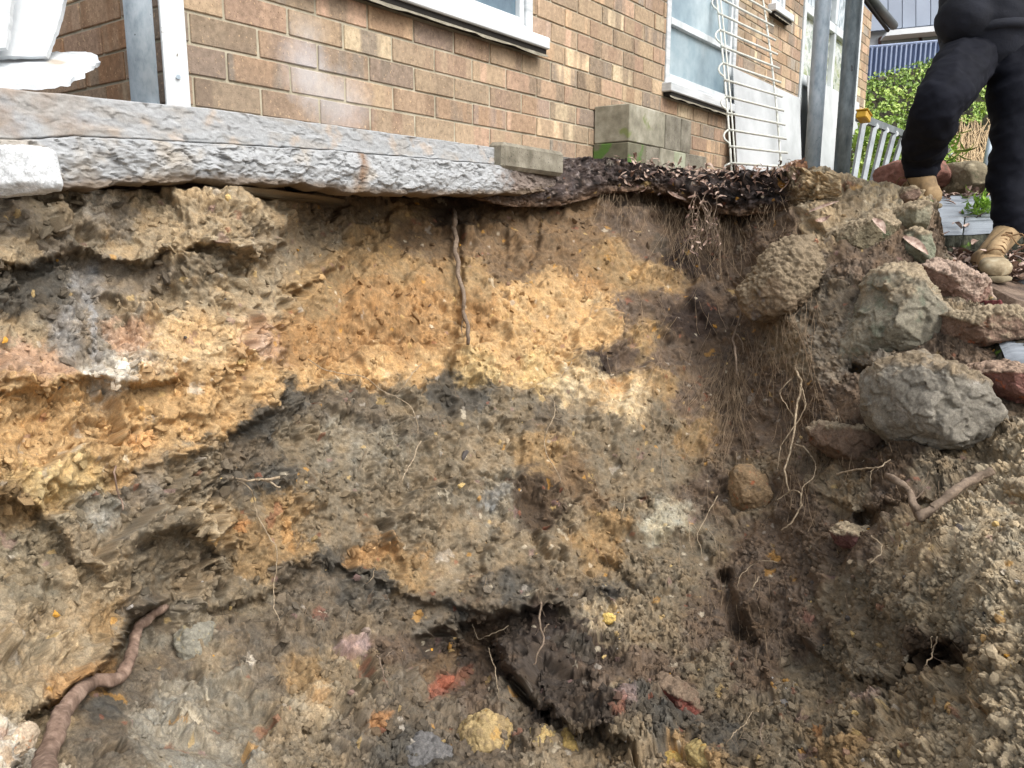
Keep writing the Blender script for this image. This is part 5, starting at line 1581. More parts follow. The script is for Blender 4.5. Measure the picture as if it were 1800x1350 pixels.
ss = [0, .27, .62, 1]; ts = [0, .45, 1]
for a in range(3):
    for c in range(2):
        o_ = .06 if c else -.03
        g0 = ss[a] + (o_ if 0 < a else 0); g1 = ss[a + 1] + (o_ if a < 2 else 0)
        paver([SQ(g0, ts[c]), SQ(g1, ts[c]), SQ(g1, ts[c + 1]), SQ(g0, ts[c + 1])], .125 if c == 0 else .1, gap=.007, seed=a * 3 + c)
lp = empty('stone_paving', V(1780, 540, 2.6), label='lower rough grey paving beneath the front boot', cat='paving')
PO = Vector(lp.location)
for a, cs in enumerate([[(1718, 548, 2.66), (1960, 560, 2.5), (1960, 480, 3.05), (1712, 478, 3.05)], [(1770, 640, 2.2), (1960, 660, 2.1), (1960, 566, 2.47), (1735, 556, 2.6)]]):
    paver(cs, .10, gap=.01, seed=40 + a, parent=lp)

MR = M['rock']
lump_outline('red_rock', [(1538, 330), (1541, 305), (1548, 291), (1570, 286), (1610, 285), (1660, 284), (1672, 300), (1672, 330), (1640, 342), (1560, 340)], 4.55, .4, MR, (138, 98, 86),
             'reddish brown rock behind the raised tan boot', 'rock', seed=31, rough=.04, flat=.3, scol=[((90, 78, 66), 3, .15)])
lump_outline('tree_stump', [(1655, 342), (1657, 300), (1664, 287), (1690, 285), (1720, 290), (1731, 302), (1731, 344), (1690, 350)], 4.5, .36, MR, (132, 122, 100),
             'weathered pale tree stump between the person legs', 'stump', seed=33, rough=.03, flat=.25, scol=[((196, 184, 156), 2.5, .12), ((86, 92, 66), 3, .2)])

# ------------------------------------------------------------------ rocks of the rubble edge
DU = (172, 156, 130)
ROCKS = [
    ('rock', [(1450, 430), (1467, 408), (1500, 396), (1547, 386), (1570, 378), (1579, 398), (1570, 414), (1533, 431), (1500, 444), (1477, 449)], .02, .30, (128, 118, 96), 'flat olive grey stone jutting out under the soil heap, topmost of the rubble', 41, (DU, .45), [((92, 100, 78), 2.2, .12)], .3),
    ('rock', [(1545, 487), (1573, 467), (1600, 470), (1623, 487), (1643, 527), (1660, 560), (1675, 597), (1668, 609), (1627, 619), (1585, 634), (1540, 640), (1492, 640), (1484, 622), (1520, 575), (1535, 530)], .0, .34, (138, 132, 116), 'large grey green angular stone with one curled leaf on its face', 42, (DU, .55), [((112, 117, 100), 2.5, .08), ((164, 156, 136), 5, .15)], .36),
    ('rock', [(1622, 472), (1655, 462), (1683, 473), (1710, 497), (1733, 520), (1736, 537), (1727, 545), (1700, 551), (1667, 549), (1645, 525), (1630, 495)], .06, .22, (140, 112, 98), 'pinkish brown flat stone just below the front boot', 43, ((186, 164, 146), .15), [((112, 76, 66), 3, .15)], .3),
    ('rock', [(1660, 556), (1693, 556), (1747, 556), (1800, 557), (1842, 560), (1802, 576), (1767, 592), (1733, 602), (1700, 611), (1679, 613), (1668, 590)], .0, .24, (136, 112, 96), 'long thin reddish stone slab pointing out to the right edge', 44, (DU, .1), [((160, 96, 66), 4, .2)], .35),
    ('rock', [(1730, 528), (1745, 531), (1776, 553), (1760, 560), (1733, 556)], .0, .10, (120, 66, 66), 'small wine red wedge of stone near the lower paving', 45, None, None, .3),
    ('rock', [(1730, 607), (1767, 591), (1810, 577), (1860, 590), (1870, 650), (1800, 648), (1767, 642), (1738, 628)], .08, .24, (84, 78, 66), 'dark rock under the long reddish slab', 46, None, [((60, 58, 50), 3, .1)], .35),
    ('boulder', [(1530, 700), (1540, 668), (1562, 645), (1600, 632), (1640, 628), (1675, 645), (1712, 668), (1737, 690), (1752, 712), (1756, 755), (1737, 777), (1690, 790), (1640, 795), (1600, 790), (1575, 772), (1552, 745)], -.03, .36, (142, 136, 124), 'biggest rounded grey boulder of the rubble with pale scuffed front', 47, ((150, 134, 110), .75), [((186, 180, 170), 1.6, .14), ((104, 100, 90), 3, .2)], .42),
    ('rock', [(1705, 660), (1735, 645), (1773, 641), (1810, 650), (1850, 690), (1830, 712), (1767, 706), (1748, 695), (1725, 682)], -.02, .26, (138, 100, 90), 'dull red rock right of the biggest grey boulder', 48, ((176, 150, 130), .45), [((196, 110, 70), 3, .15), ((140, 90, 84), 2, .1)], .36),
    ('root_ball', [(1366, 436), (1388, 426), (1412, 428), (1432, 436), (1446, 470), (1446, 515), (1437, 538), (1410, 552), (1388, 560), (1350, 562), (1322, 556), (1307, 541), (1308, 515), (1325, 490), (1342, 468), (1352, 450)], -.05, .28, (140, 122, 100), 'rounded soil coated lump with fine roots trailing off it', 49, ((150, 134, 110), .1), [((96, 84, 72), 4, .12), ((108, 100, 96), 2, .15)], .42),
    ('rock', [(1588, 428), (1600, 405), (1622, 408), (1634, 440), (1634, 462), (1622, 476), (1602, 464), (1584, 448)], .02, .18, (130, 132, 112), 'rounded greenish stone wedged below the corner of the step', 50, (DU, .6), [((150, 148, 130), 4, .1)], .36),
    ('rock', [(1572, 392), (1580, 370), (1602, 360), (1628, 366), (1629, 388), (1618, 412), (1592, 414)], .0, .18, (142, 138, 118), 'pale angular stone left of the raised paving step', 51, (DU, .3), None, .3),
    ('rock', [(1614, 352), (1630, 347), (1641, 352), (1643, 378), (1634, 390), (1620, 386), (1611, 370)], .10, .12, (112, 124, 86), 'small moss green stone at the left end of the step', 52, None, [((90, 110, 60), 3, .0)], .36),
    ('rock', [(1574, 348), (1585, 334), (1603, 332), (1613, 346), (1606, 360), (1585, 364)], .02, .12, (134, 112, 98), 'brown knobbly clod in front of the raised boot', 53, (DU, .5), None, .4),
    ('rock', [(1425, 760), (1440, 750), (1467, 750), (1500, 760), (1560, 782), (1582, 800), (1550, 818), (1517, 819), (1467, 802), (1436, 778)], .0, .22, (118, 98, 82), 'flat brown stone tucked under the left side of the biggest boulder', 54, (DU, .75), [((150, 90, 60), 3, .25)], .3),
    ('cobble', [(1284, 868), (1288, 828), (1302, 816), (1322, 817), (1346, 838), (1355, 868), (1350, 892), (1330, 906), (1308, 905), (1290, 892)], -.02, .17, (150, 126, 96), 'egg shaped ochre cobble set in the face below the hanging roots', 55, None, [((176, 96, 64), 4, .22), ((120, 106, 88), 2, .1)], .45),
    ('cobble', [(1466, 940), (1482, 928), (1505, 927), (1532, 934), (1543, 950), (1524, 966), (1494, 968), (1473, 957)], .0, .12, (128, 92, 86), 'half buried purplish cobble right of the pale hanging roots', 57, (DU, .7), [((104, 66, 66), 3, .05)], .45),
    ('wood_knot', [(1353, 305), (1378, 293), (1397, 282), (1417, 284), (1420, 297), (1411, 312), (1389, 319), (1368, 316)], -.06, .12, (126, 92, 70), 'smooth brown twisted lump of wood on top of the soil edge', 58, None, [((150, 120, 84), 3, .1)], .45),
    ('pebble', [(1418, 424), (1424, 417), (1434, 418), (1439, 426), (1434, 433), (1424, 432)], -.03, .04, (164, 122, 98), 'oval pinkish pebble above the rounded root covered lump', 59, None, None, .5),
    ('pebble', [(1377, 418), (1384, 411), (1394, 413), (1397, 420), (1390, 426), (1380, 424)], -.03, .04, (86, 66, 54), 'dark brown pebble left of the pinkish one', 60, None, None, .5),
    ('clay_chunk', [(1058, 1092), (1060, 1080), (1070, 1077), (1083, 1081), (1083, 1093), (1070, 1099)], -.03, .03, (232, 200, 120), 'bright yellow clay chunk resting below the dark seam', 61, None, None, .4),
    ('clay_lump', [(796, 1330), (802, 1296), (822, 1270), (850, 1258), (882, 1266), (900, 1290), (900, 1330), (880, 1365), (830, 1372), (800, 1360)], .025, .15, (178, 156, 112), 'largest crumbly yellow clay lump at the bottom edge', 62, None, [((196, 156, 90), 2.5, .1), ((150, 130, 98), 4, .05)], .5),
    ('clay_lump', [(926, 1306), (935, 1286), (958, 1280), (980, 1292), (982, 1318), (964, 1336), (940, 1332)], .01, .09, (192, 168, 116), 'round yellow clay lump right of the largest one', 63, None, [((190, 150, 90), 4, .1)], .5),
    ('clay_lump', [(984, 1304), (996, 1286), (1010, 1290), (1018, 1318), (1010, 1342), (992, 1340)], .01, .08, (190, 162, 100), 'upright narrow yellow brown clay lump, third along the bottom', 64, None, [((160, 132, 96), 4, .1)], .5),
    ('clay_lump', [(1145, 1345), (1150, 1324), (1178, 1318), (1205, 1328), (1216, 1350), (1190, 1370), (1155, 1368)], .01, .09, (204, 174, 104), 'golden yellow clay lump cut by the bottom edge right of centre', 65, None, [((206, 146, 64), 3, .1)], .5),
    ('clay_lump', [(1210, 1322), (1226, 1308), (1252, 1312), (1278, 1326), (1292, 1350), (1260, 1370), (1220, 1360)], .01, .09, (176, 156, 106), 'dull yellow crumbly lump beside the dark hollow at the bottom', 66, None, [((206, 160, 80), 4, .15)], .5),
    ('clay_lump', [(700, 1345), (708, 1316), (735, 1302), (772, 1305), (792, 1325), (790, 1365), (740, 1380), (706, 1370)], .01, .12, (112, 110, 108), 'dark grey clay lump left of the largest yellow one', 67, None, [((140, 136, 130), 3, .1)], .5),
    ('clay_chunk', [(306, 1098), (318, 1090), (352, 1092), (372, 1104), (372, 1140), (366, 1166), (346, 1168), (318, 1140), (310, 1118)], .0, .12, (146, 142, 128), 'squarish grey clay chunk standing beside the thick bottom left root', 68, None, [((176, 160, 120), 3, .15)], .28),
    ('clay_chunk', [(0, 1310), (10, 1288), (35, 1278), (52, 1290), (52, 1318), (30, 1334), (6, 1332)], -.01, .08, (206, 186, 160), 'pale pinkish stone at the bottom left corner', 69, None, [((200, 130, 80), 3, .2)], .4),
    ('rock', [(1152, 1204), (1166, 1194), (1190, 1202), (1222, 1236), (1240, 1258), (1228, 1268), (1198, 1258), (1170, 1232)], .0, .10, (132, 78, 68), 'dull red stone lying in the lower slope right of the hollow', 70, ((130, 112, 94), .5), None, .35),
    ('rock', [(1780, 870), (1790, 850), (1820, 846), (1840, 870), (1830, 892), (1790, 893)], -.03, .12, (176, 150, 112), 'tan stone cut by the right edge above the slope', 71, (DU, .5), None, .4),
    ('brick_fragment', [(754, 1212), (759, 1200), (778, 1190), (798, 1188), (800, 1196), (786, 1212), (766, 1224), (756, 1222)], -.004, .03, (158, 96, 74), 'orange red brick fragment in the dark bottom face', 72, None, [((150, 90, 70), 4, .1)], .3),
]
for nm, pts, dz, th, c1, lb, sd0, dust, scol, fl in ROCKS:
    if 40 < sd0 < 55 and sd0 != 45:
        pc = np.mean(np.array(pts, float), 0); pts = [tuple(pc + (np.array(p) - pc) * 1.07) for p in pts]; dz -= .03
        if dust: dust = (tuple(int(v * .92) for v in dust[0]), dust[1] + .14)
    c = np.mean(np.array(pts), 0)
    zz = np.median([sdep(p[0], p[1]) for p in pts] + [sdep(c[0], c[1])])
    big = max(np.ptp(np.array(pts)[:, 0]), 1)
    lump_outline(nm, pts, zz + dz + .03, th, MR, c1, lb, nm.replace('_', ' ') if nm not in ('boulder', 'cobble') else 'rock', seed=sd0, dust=dust, scol=scol, flat=fl,
                 res=90 if big > 120 else (60 if big > 70 else 32), rough=(.055 if 'clay' not in nm else .12) if 'earth' not in nm else .10, crumb=.4 if 'clay_lump' in nm else .18 if nm == 'root_ball' else (.15 if 'earth' in nm else 0.0))

# ------------------------------------------------------------------ loose crumbs and clods
rs = np.random.RandomState(4)
ico = None
t_ = (1 + 5 ** .5) / 2
iv = np.array([(-1, t_, 0), (1, t_, 0), (-1, -t_, 0), (1, -t_, 0), (0, -1, t_), (0, 1, t_), (0, -1, -t_), (0, 1, -t_), (t_, 0, -1), (t_, 0, 1), (-t_, 0, -1), (-t_, 0, 1)], float) / 1.9
if_ = np.array([(0, 11, 5), (0, 5, 1), (0, 1, 7), (0, 7, 10), (0, 10, 11), (1, 5, 9), (5, 11, 4), (11, 10, 2), (10, 7, 6), (7, 1, 8), (3, 9, 4), (3, 4, 2), (3, 2, 6), (3, 6, 8), (3, 8, 9), (4, 9, 5), (2, 4, 11), (6, 2, 10), (8, 6, 7), (9, 8, 1)])


def crumbs(name, n, sampler, smin, smax, label, cat, pw=2.5, sink=.25, flatk=1.0):
    xs, ys = sampler(n)
    ids = []
    px_ = np.clip(((xs + 150) / 2100 * 1240).astype(int), 2, 1237)
    yt_ = YT(xs); row = np.clip(((ys - yt_) / (1480 - yt_) * 689).astype(int), 3, 686)
    gi = row * 1240 + px_
    P_ = SP_[gi]; C_ = SC_[gi]
    s_ = smin + (smax - smin) * rs.uniform(0, 1, n) ** pw
    s_ = s_ * np.clip(np.linalg.norm(P_ - ORG, axis=1) / 2.0, .42, 1)
    R = rs.normal(size=(n, 3, 3)); Q, _ = np.linalg.qr(R)
    shp = rs.uniform(.6, 1.2, (n, 1, 3)); shp[:, :, 2] *= flatk; jit = rs.uniform(.6, 1.3, (n, 12, 1))
    vv = (iv[None] * jit * shp) @ Q * s_[:, None, None] + P_[:, None] - (P_ - ORG)[:, None] / np.linalg.norm(P_ - ORG, axis=1)[:, None, None] * s_[:, None, None] * sink
    cl = C_ * rs.uniform(.75, 1.12, (n, 1)); ch = rs.uniform(size=n) < .012
    cl[ch] = CHIP[rs.choice([1, 3, 5, 6, 7], ch.sum())]
    cl = np.repeat(cl[:, None], 12, 1) * rs.uniform(.85, 1.15, (n, 12, 1))
    F = (if_[None] + (np.arange(n) * 12)[:, None, None]).reshape(-1, 3)
    return mesh_np(name, vv.reshape(-1, 3), F, M['soil'], smooth=False, cols=np.clip(cl.reshape(-1, 3), .01, .8), kind='stuff', label=label, cat=cat)


def smp_right(n):
    x = rs.uniform(1050, 1850, n * 4); y = rs.uniform(330, 1400, n * 4)
    w = granf(x, y) * (.35 + fbm(np.c_[x / 60, y / 60, x * 0], 3, 44) * 1.4) * np.interp(y, [300, 900, 1300], [.5, 1, 1.5])
    k = np.where(rs.uniform(size=n * 4) < w)[0][:n]
    return x[k], y[k]


def smp_bottom(n):
    x = rs.uniform(480, 1850, n * 3); y = 1400 - 330 * rs.uniform(0, 1, n * 3) ** 1.6
    w = (.5 + fbm(np.c_[x / 50, y / 50, x * 0], 3, 45) * 1.6)
    k = np.where(rs.uniform(size=n * 3) < w)[0][:n]
    return x[k], y[k]


def smp_all(n):
    return rs.uniform(-60, 1800, n), rs.uniform(360, 1400, n)


def crumbs2(*a, **k):
    n = a[1]; xs, ys = a[2](n)
    return crumbs(a[0], len(xs), lambda m: (xs, ys), *a[3:], **k)


crumbs2('soil_crumbs', 7500, smp_right, .002, .010, 'loose brown soil crumbs over the slope at right', 'soil crumbs')
crumbs2('soil_clods', 4200, smp_bottom, .003, .015, 'mixed ochre, pink and grey clods fallen along the bottom', 'soil clods', pw=3.5)
def smp_left(n):
    x = rs.uniform(-60, 1150, n * 2); y = rs.uniform(350, 1080, n * 2)
    k = np.where(fbm(np.c_[x / 55, y / 45, x * 0], 3, 47) > -.05)[0][:n]
    return x[k], y[k]


crumbs2('clay_flakes', 1300, smp_left, .006, .020, 'broken flakes of clay and shale stuck in the left and middle of the cut', 'clay flakes', pw=2.2, sink=.1, flatk=.5)
crumbs2('grit', 3800, smp_all, .002, .009, 'grit and small stones stuck in the cut face', 'grit', pw=3)

# ------------------------------------------------------------------ roots
M['root_brown'] = proc('brown_root_bark', [(.3, L(92, 72, 60)), (.5, L(140, 116, 100)), (.7, L(176, 152, 134))], scale=60, bump=1, bscale=160, bdist=.003, stretch=(1, 1, .35), speck=(L(184, 100, 56), 22, .68))
M['root_pale'] = proc('pale_root', [(.3, L(120, 102, 82)), (.5, L(164, 146, 120)), (.7, L(202, 186, 160))], scale=90, bump=.6, bscale=200, bdist=.001)
M['root_grey'] = proc('grey_root', [(.3, L(98, 84, 72)), (.55, L(136, 118, 100)), (.8, L(164, 148, 128))], scale=90, bump=.8, bscale=200, bdist=.002)


def smoothp(pts, sub=5):
    P_ = [Vector(p) for p in pts]; out = []
    for i in range(len(P_) - 1):
        p0 = P_[max(0, i - 1)]; p1 = P_[i]; p2 = P_[i + 1]; p3 = P_[min(len(P_) - 1, i + 2)]
        for k in range(sub):
            t = k / sub
            out.append(.5 * ((2 * p1) + (p2 - p0) * t + (2 * p0 - 5 * p1 + 4 * p2 - p3) * t * t + (3 * p1 - p0 - 3 * p2 + p3) * t ** 3))
    out.append(P_[-1])
    return out


def rootpath(px, fwd, jit=.0015, ends=(0, 0), sub=5, rr=random.Random(2)):
    D = [sdep(x, y) for x, y in px]
    D2 = [min(D[max(0, i - 1):i + 2]) for i in range(len(D))]
    pts = [V(x, y, d - fwd) for (x, y), d in zip(px, D2)]
    if ends[0]: pts[0] = V(px[0][0], px[0][1], D[0] + ends[0])
    if ends[1]: pts[-1] = V(px[-1][0], px[-1][1], D[-1] + ends[1])
    s_ = smoothp(pts, sub); out = []; w = Vector((0, 0, 0))
    for q in s_:
        w = w * .6 + Vector((rr.uniform(-1, 1), rr.uniform(-1, 1), rr.uniform(-1, 1))) * jit * 1.6
        out.append(q + w)
    return out


def root(branches, label, mat='root_pale', name='root', group=None, fwd=.018, ends=(.03, 0)):
    """branches: list of (pixels, r0, r1)"""
    x0, y0 = branches[0][0][0]
    e = empty(name, V(x0, y0, sdep(x0, y0)), label=label, cat='root', group=group)
    O = Vector(e.location)
    for k, (px, r0, r1) in enumerate(branches):
        pth = rootpath(px, fwd, jit=.0014, ends=ends if k == 0 else (0, 0))
        n = len(pth); rr = [(r0 + (r1 - r0) * i / (n - 1)) * (.72 if r0 < .007 else 1) * (1 + .08 * math.sin(i * 1.7 + k) * math.sin(i * .6)) for i in range(n)]
        tm = MB().tube([q - O for q in pth], rr, 16 if r0 > .006 else 6)
        if r0 > .006:
            tv = np.array(tm.v); cen = np.repeat(np.array([tuple(q - O) for q in pth]), 16, 0)
            ang = np.tile(np.arange(16) / 16 * 6.283, n); tt_ = np.repeat(np.arange(n), 16)
            gq = fbm(np.c_[np.cos(ang) * 2.2, np.sin(ang) * 2.2, tt_ * .16], 3, 3 + k) * .45 + .3 * fbm(np.c_[tv * 60], 3, 4)
            tv = cen + (tv - cen) * (1 + gq)[:, None]; tm.v = [tuple(v) for v in tv]
        tm.build('main_root' if k == 0 else 'side_root', M[mat], e, smooth=True)
        if r0 < .008:
            hb = MB(); rh = random.Random(len(px) * 7 + k + int(x0))
            for j in range(2, n, 2):
                if rh.random() < .55:
                    a_ = pth[j] - O; dd_ = Vector((rh.uniform(-1, 1), rh.uniform(-.6, .1), rh.uniform(-1.2, .2))); L_ = rh.uniform(.008, .03); ps = [a_]
                    for q_ in range(4):
                        dd_ += Vector((rh.uniform(-.5, .5), 0, rh.uniform(-.5, .3))); ps.append(ps[-1] + dd_.normalized() * L_ / 4)
                    hb.tube(ps, .0005, 3, False)
            if hb.v: hb.build('rootlets', M['root_grey'], e, smooth=True, kind='stuff')
    return e


root([([(300, 1056), (285, 1068), (262, 1085), (243, 1104), (234, 1132), (226, 1165), (214, 1188), (190, 1195), (160, 1200), (138, 1217), (115, 1247), (96, 1290), (82, 1330), (70, 1385), (60, 1440)], .0085, .0165)],
     'thick bent brown root snaking down the bottom left of the cut', 'root_brown', fwd=.006, ends=(.04, 0))
root([([(796, 368), (800, 385), (797, 402), (801, 420), (799, 440), (805, 462), (804, 482), (811, 505), (815, 530), (816, 552), (822, 575), (823, 606)], .0105, .0058), ([(816, 552), (811, 572), (813, 590)], .003, .0015)], 'long dark root hanging down from under the slab at centre', 'root_grey', fwd=.008)
root([([(1397, 640), (1402, 660), (1408, 675), (1401, 710), (1399, 743), (1393, 780), (1384, 807), (1380, 833), (1386, 868)], .0060, .0035), ([(1408, 675), (1417, 705), (1413, 722), (1400, 745), (1385, 765), (1371, 784)], .0032, .0022),
      ([(1393, 780), (1412, 785), (1425, 800), (1433, 815)], .0042, .002), ([(1392, 665), (1375, 682), (1372, 695), (1381, 712), (1396, 735)], .0028, .002), ([(1371, 784), (1369, 820), (1366, 832)], .0022, .0012),
      ([(1380, 868), (1400, 862), (1410, 880), (1404, 897), (1390, 920), (1374, 933)], .002, .0035), ([(1433, 815), (1430, 838), (1412, 858), (1405, 890)], .002, .002), ([(1386, 868), (1365, 878)], .0018, .001)],
     'longest pale branching root dangling in the right half of the cut', fwd=.06, ends=(.04, 0))
root([([(1745, 828), (1712, 842), (1682, 860), (1655, 884), (1635, 900), (1612, 908)], .010, .012), ([(1560, 835), (1580, 848), (1598, 866), (1607, 885), (1615, 906)], .008, .010), ([(1607, 878), (1622, 860), (1636, 842)], .003, .0015)],
     'thick V shaped forked brown root below the biggest boulder', 'root_grey', fwd=.035, ends=(0, 0))
root([([(1471, 835), (1498, 826), (1520, 823), (1540, 822), (1555, 815), (1567, 808)], .0045, .002), ([(1540, 822), (1531, 832), (1529, 858)], .002, .001)], 'short pale root lying left of the V shaped root', fwd=.03, ends=(0, 0))
root([([(408, 839), (440, 845), (462, 842), (490, 840)], .0030, .0055), ([(462, 843), (480, 850), (492, 857)], .004, .003)], 'short broken root stub poking out left of centre', fwd=.02, ends=(.03, 0))
root([([(408, 842), (440, 858), (448, 880), (452, 905), (468, 938), (484, 960), (484, 1000), (479, 1040), (482, 1075), (492, 1092)], .0022, .0016)], 'thin pale root trailing down below the broken stub', fwd=.012)
root([([(209, 803), (203, 830), (205, 860), (213, 880), (218, 897)], .0030, .0022)], 'reddish brown curved rootlet at left under the yellow layer', 'root_brown', fwd=.012)
root([([(540, 630), (570, 650), (600, 657), (640, 663), (668, 684), (700, 700), (728, 722), (736, 762)], .0020, .0018), ([(739, 775), (726, 806), (712, 832), (698, 855)], .0028, .0018)], 'long thin root crossing the yellow layer and ending in a white tip', fwd=.012)
root([([(745, 636), (722, 660), (708, 680), (695, 691)], .002, .0016)], 'fine pale rootlet crossing the edge of the yellow layer at centre', fwd=.012)
root([([(972, 700), (976, 725), (964, 752), (958, 778), (963, 802), (975, 825), (987, 846)], .0022, .0018), ([(976, 718), (984, 728)], .0012, .001)], 'thin pale root hanging in the grey layer right of centre', fwd=.012)
root([([(1013, 622), (1003, 642), (994, 652), (986, 664)], .0022, .0016)], 'short pale rootlet on the yellow layer right of centre', fwd=.012)
root([([(1362, 447), (1336, 476), (1312, 500), (1306, 530), (1301, 560), (1292, 584), (1288, 600), (1293, 622), (1295, 660)], .005, .006), ([(1292, 584), (1304, 600), (1307, 620)], .003, .002), ([(1308, 500), (1296, 545), (1283, 580)], .003, .002)],
     'pale rope like root curling round the left of the soil coated lump', 'root_grey', fwd=.05, ends=(0, 0))
root([([(895, 1100), (880, 1108), (856, 1118), (840, 1125), (836, 1112), (830, 1098)], .0020, .0014)], 'white hair root hooked under the roof of the hollow', fwd=.03, ends=(0, 0))
root([([(859, 1137), (866, 1165), (873, 1195), (876, 1232)], .0024, .0012)], 'thin root dangling in front of the bottom hollow', fwd=.03, ends=(0, 0))
root([([(951, 1058), (949, 1095), (956, 1118), (948, 1145), (938, 1168)], .0042, .003), ([(955, 1112), (966, 1096)], .003, .002)], 'grey crooked root lying over the dark wedge shaped stone', 'root_grey', fwd=.07, ends=(0, 0))
root([([(663, 1150), (670, 1172), (676, 1195), (683, 1212)], .0030, .0025), ([(672, 1162), (682, 1150), (694, 1144)], .0022, .001)], 'small forked root standing at the bottom left of the hollow', 'root_grey', fwd=.02, ends=(0, 0))
root([([(1097, 873), (1094, 893), (1091, 912)], .0022, .0016)], 'short white rootlet right of centre on the grey layer', fwd=.015)
root([([(1532, 942), (1547, 955), (1548, 975), (1538, 984), (1528, 992)], .0022, .0018)], 'white rootlet above the smeared clay at right', fwd=.02, ends=(0, 0))
root([([(1645, 1120), (1640, 1148), (1634, 1158), (1624, 1176)], .0018, .0014), ([(1638, 1118), (1636, 1140)], .0014, .001)], 'white forked rootlet in the dark hole at lower right', fwd=.04, ends=(0, 0))
root([([(1325, 1250), (1308, 1276), (1290, 1290), (1279, 1310)], .0014, .001), ([(1308, 1276), (1300, 1300)], .001, .0008)], 'fine rootlet over the dark soil at the bottom right of centre', fwd=.02, ends=(0, 0))
root([([(1341, 1270), (1337, 1290), (1339, 1305), (1344, 1316)], .0022, .002)], 'curved grey root near the bottom edge right of centre', 'root_grey', fwd=.02, ends=(0, 0))
root([([(660, 1000), (654, 1014), (644, 1026)], .0016, .001)], 'tiny white rootlet above the dark seam', fwd=.015)
root([([(1262, 870), (1240, 912), (1224, 940), (1232, 965), (1240, 1010)], .0024, .0012), ([(1228, 935), (1214, 920), (1212, 950), (1218, 972)], .0022, .0018), ([(1244, 930), (1258, 955), (1264, 985)], .0014, .001)], 'pale root fan spreading on the grey clay left of the long branching root', fwd=.02, ends=(0, 0))
root([([(1368, 988), (1340, 985), (1325, 990), (1312, 1000), (1300, 1018), (1296, 1040)], .0016, .0012), ([(1335, 1014), (1326, 1026), (1320, 1040)], .003, .002)], 'pale hooked rootlet on the brown face below the branching root', fwd=.02, ends=(0, 0))

# hair roots: masses of fine fibres
M['hair'] = proc('hair_root', [(.3, L(110, 92, 72)), (.55, L(156, 134, 108)), (.8, L(196, 176, 148))], scale=30, bump=0)


def hairs(boxes, label, name='hair_roots', seed=1, r=.00055, lay=.02):
    rv = random.Random(seed); mb = MB()
    for (x0, x1, y0, y1, l, n, drift) in boxes:
        for _ in range(n):
            x = rv.uniform(x0, x1); y = rv.uniform(y0, y1); k = rv.randint(5, 10); st = l * rv.uniform(.4, 1.2) / k; dx = rv.uniform(-.5, .5) + drift
            f_ = rv.uniform(.002, lay); pts = []
            for i in range(k):
                pts.append(V(x, y, sdep(x, y) - f_ - .006 * rv.random()))
                dx += rv.uniform(-.35, .35); x += dx * st * .6; y += st * rv.uniform(.5, 1.15)
            mb.tube(pts, [r * rv.uniform(.7, 1.9)] * k, 3, False)
    o = mb.build(name, M['hair'], smooth=True, kind='stuff')
    return tag(o, label, 'roots')


hairs([(1330, 1440, 500, 560, 150, 42, 0), (1310, 1420, 560, 640, 130, 42, 0)], 'curtain of fine hair roots hanging under the soil coated lump', seed=1, lay=.05)
hairs([(1255, 1310, 600, 700, 130, 70, -.25), (1275, 1300, 640, 760, 120, 50, 0)], 'dense brown hair roots fanning down left of the long pale root', seed=2, lay=.03)
hairs([(1370, 1440, 640, 860, 110, 70, 0), (1420, 1500, 700, 820, 80, 20, 0)], 'fine fibres tangled round the long pale branching root', seed=3, lay=.04)
hairs([(1000, 1290, 430, 1000, 70, 70, 0), (1120, 1300, 600, 800, 90, 60, 0)], 'scattered fine rootlets on the brown right half of the cut', seed=4, lay=.012)
hairs([(1200, 1380, 960, 1150, 60, 40, 0), (1400, 1700, 650, 1250, 45, 60, .2), (480, 900, 600, 1150, 40, 35, 0), (0, 480, 360, 1200, 30, 30, 0)], 'stray thin rootlets over the lower face', seed=5, lay=.012)
hairs([(1050, 1390, 300, 350, 60, 260, 0), (1170, 1300, 340, 420, 110, 150, 0), (1090, 1400, 350, 400, 40, 120, 0)], 'dark tangle of fibres along the topsoil edge', seed=6, lay=.10)

# ------------------------------------------------------------------ dead leaves
m, nt, b = ntree('dead_leaf'); ln = nt.links.new
ge = nd(nt, 'ShaderNodeNewGeometry'); n1 = nd(nt, 'ShaderNodeTexNoise'); n1.inputs['Scale'].default_value = 60; n1.inputs['Detail'].default_value = 4
ln(ge.outputs['Position'], n1.inputs['Vector'])
ad = nd(nt, 'ShaderNodeMath', operation='ADD'); ml = nd(nt, 'ShaderNodeMath', operation='MULTIPLY'); ml.inputs[1].default_value = .7
ln(ge.outputs['Random Per Island'], ml.inputs[0]); ln(ml.outputs[0], ad.inputs[0]); ln(n1.outputs[0], ad.inputs[1])
r = ramp(nt, [(.3, L(46, 34, 30)), (.55, L(88, 66, 56)), (.8, L(138, 108, 92)), (1, L(190, 166, 150))]); ln(ad.outputs[0], r.inputs[0]); ln(r.outputs[0], b.inputs['Base Color'])
b.inputs['Roughness'].default_value = .55
M['dleaf'] = m
LEDGE_PX, LEDGE_PY, LEDGE_PZ = proj(LP_)


def ledep(x, y):
    k = np.argmin((LEDGE_PX - x) ** 2 + (LEDGE_PY - y) ** 2)
    return float(LEDGE_PZ[k]), LP_[k]


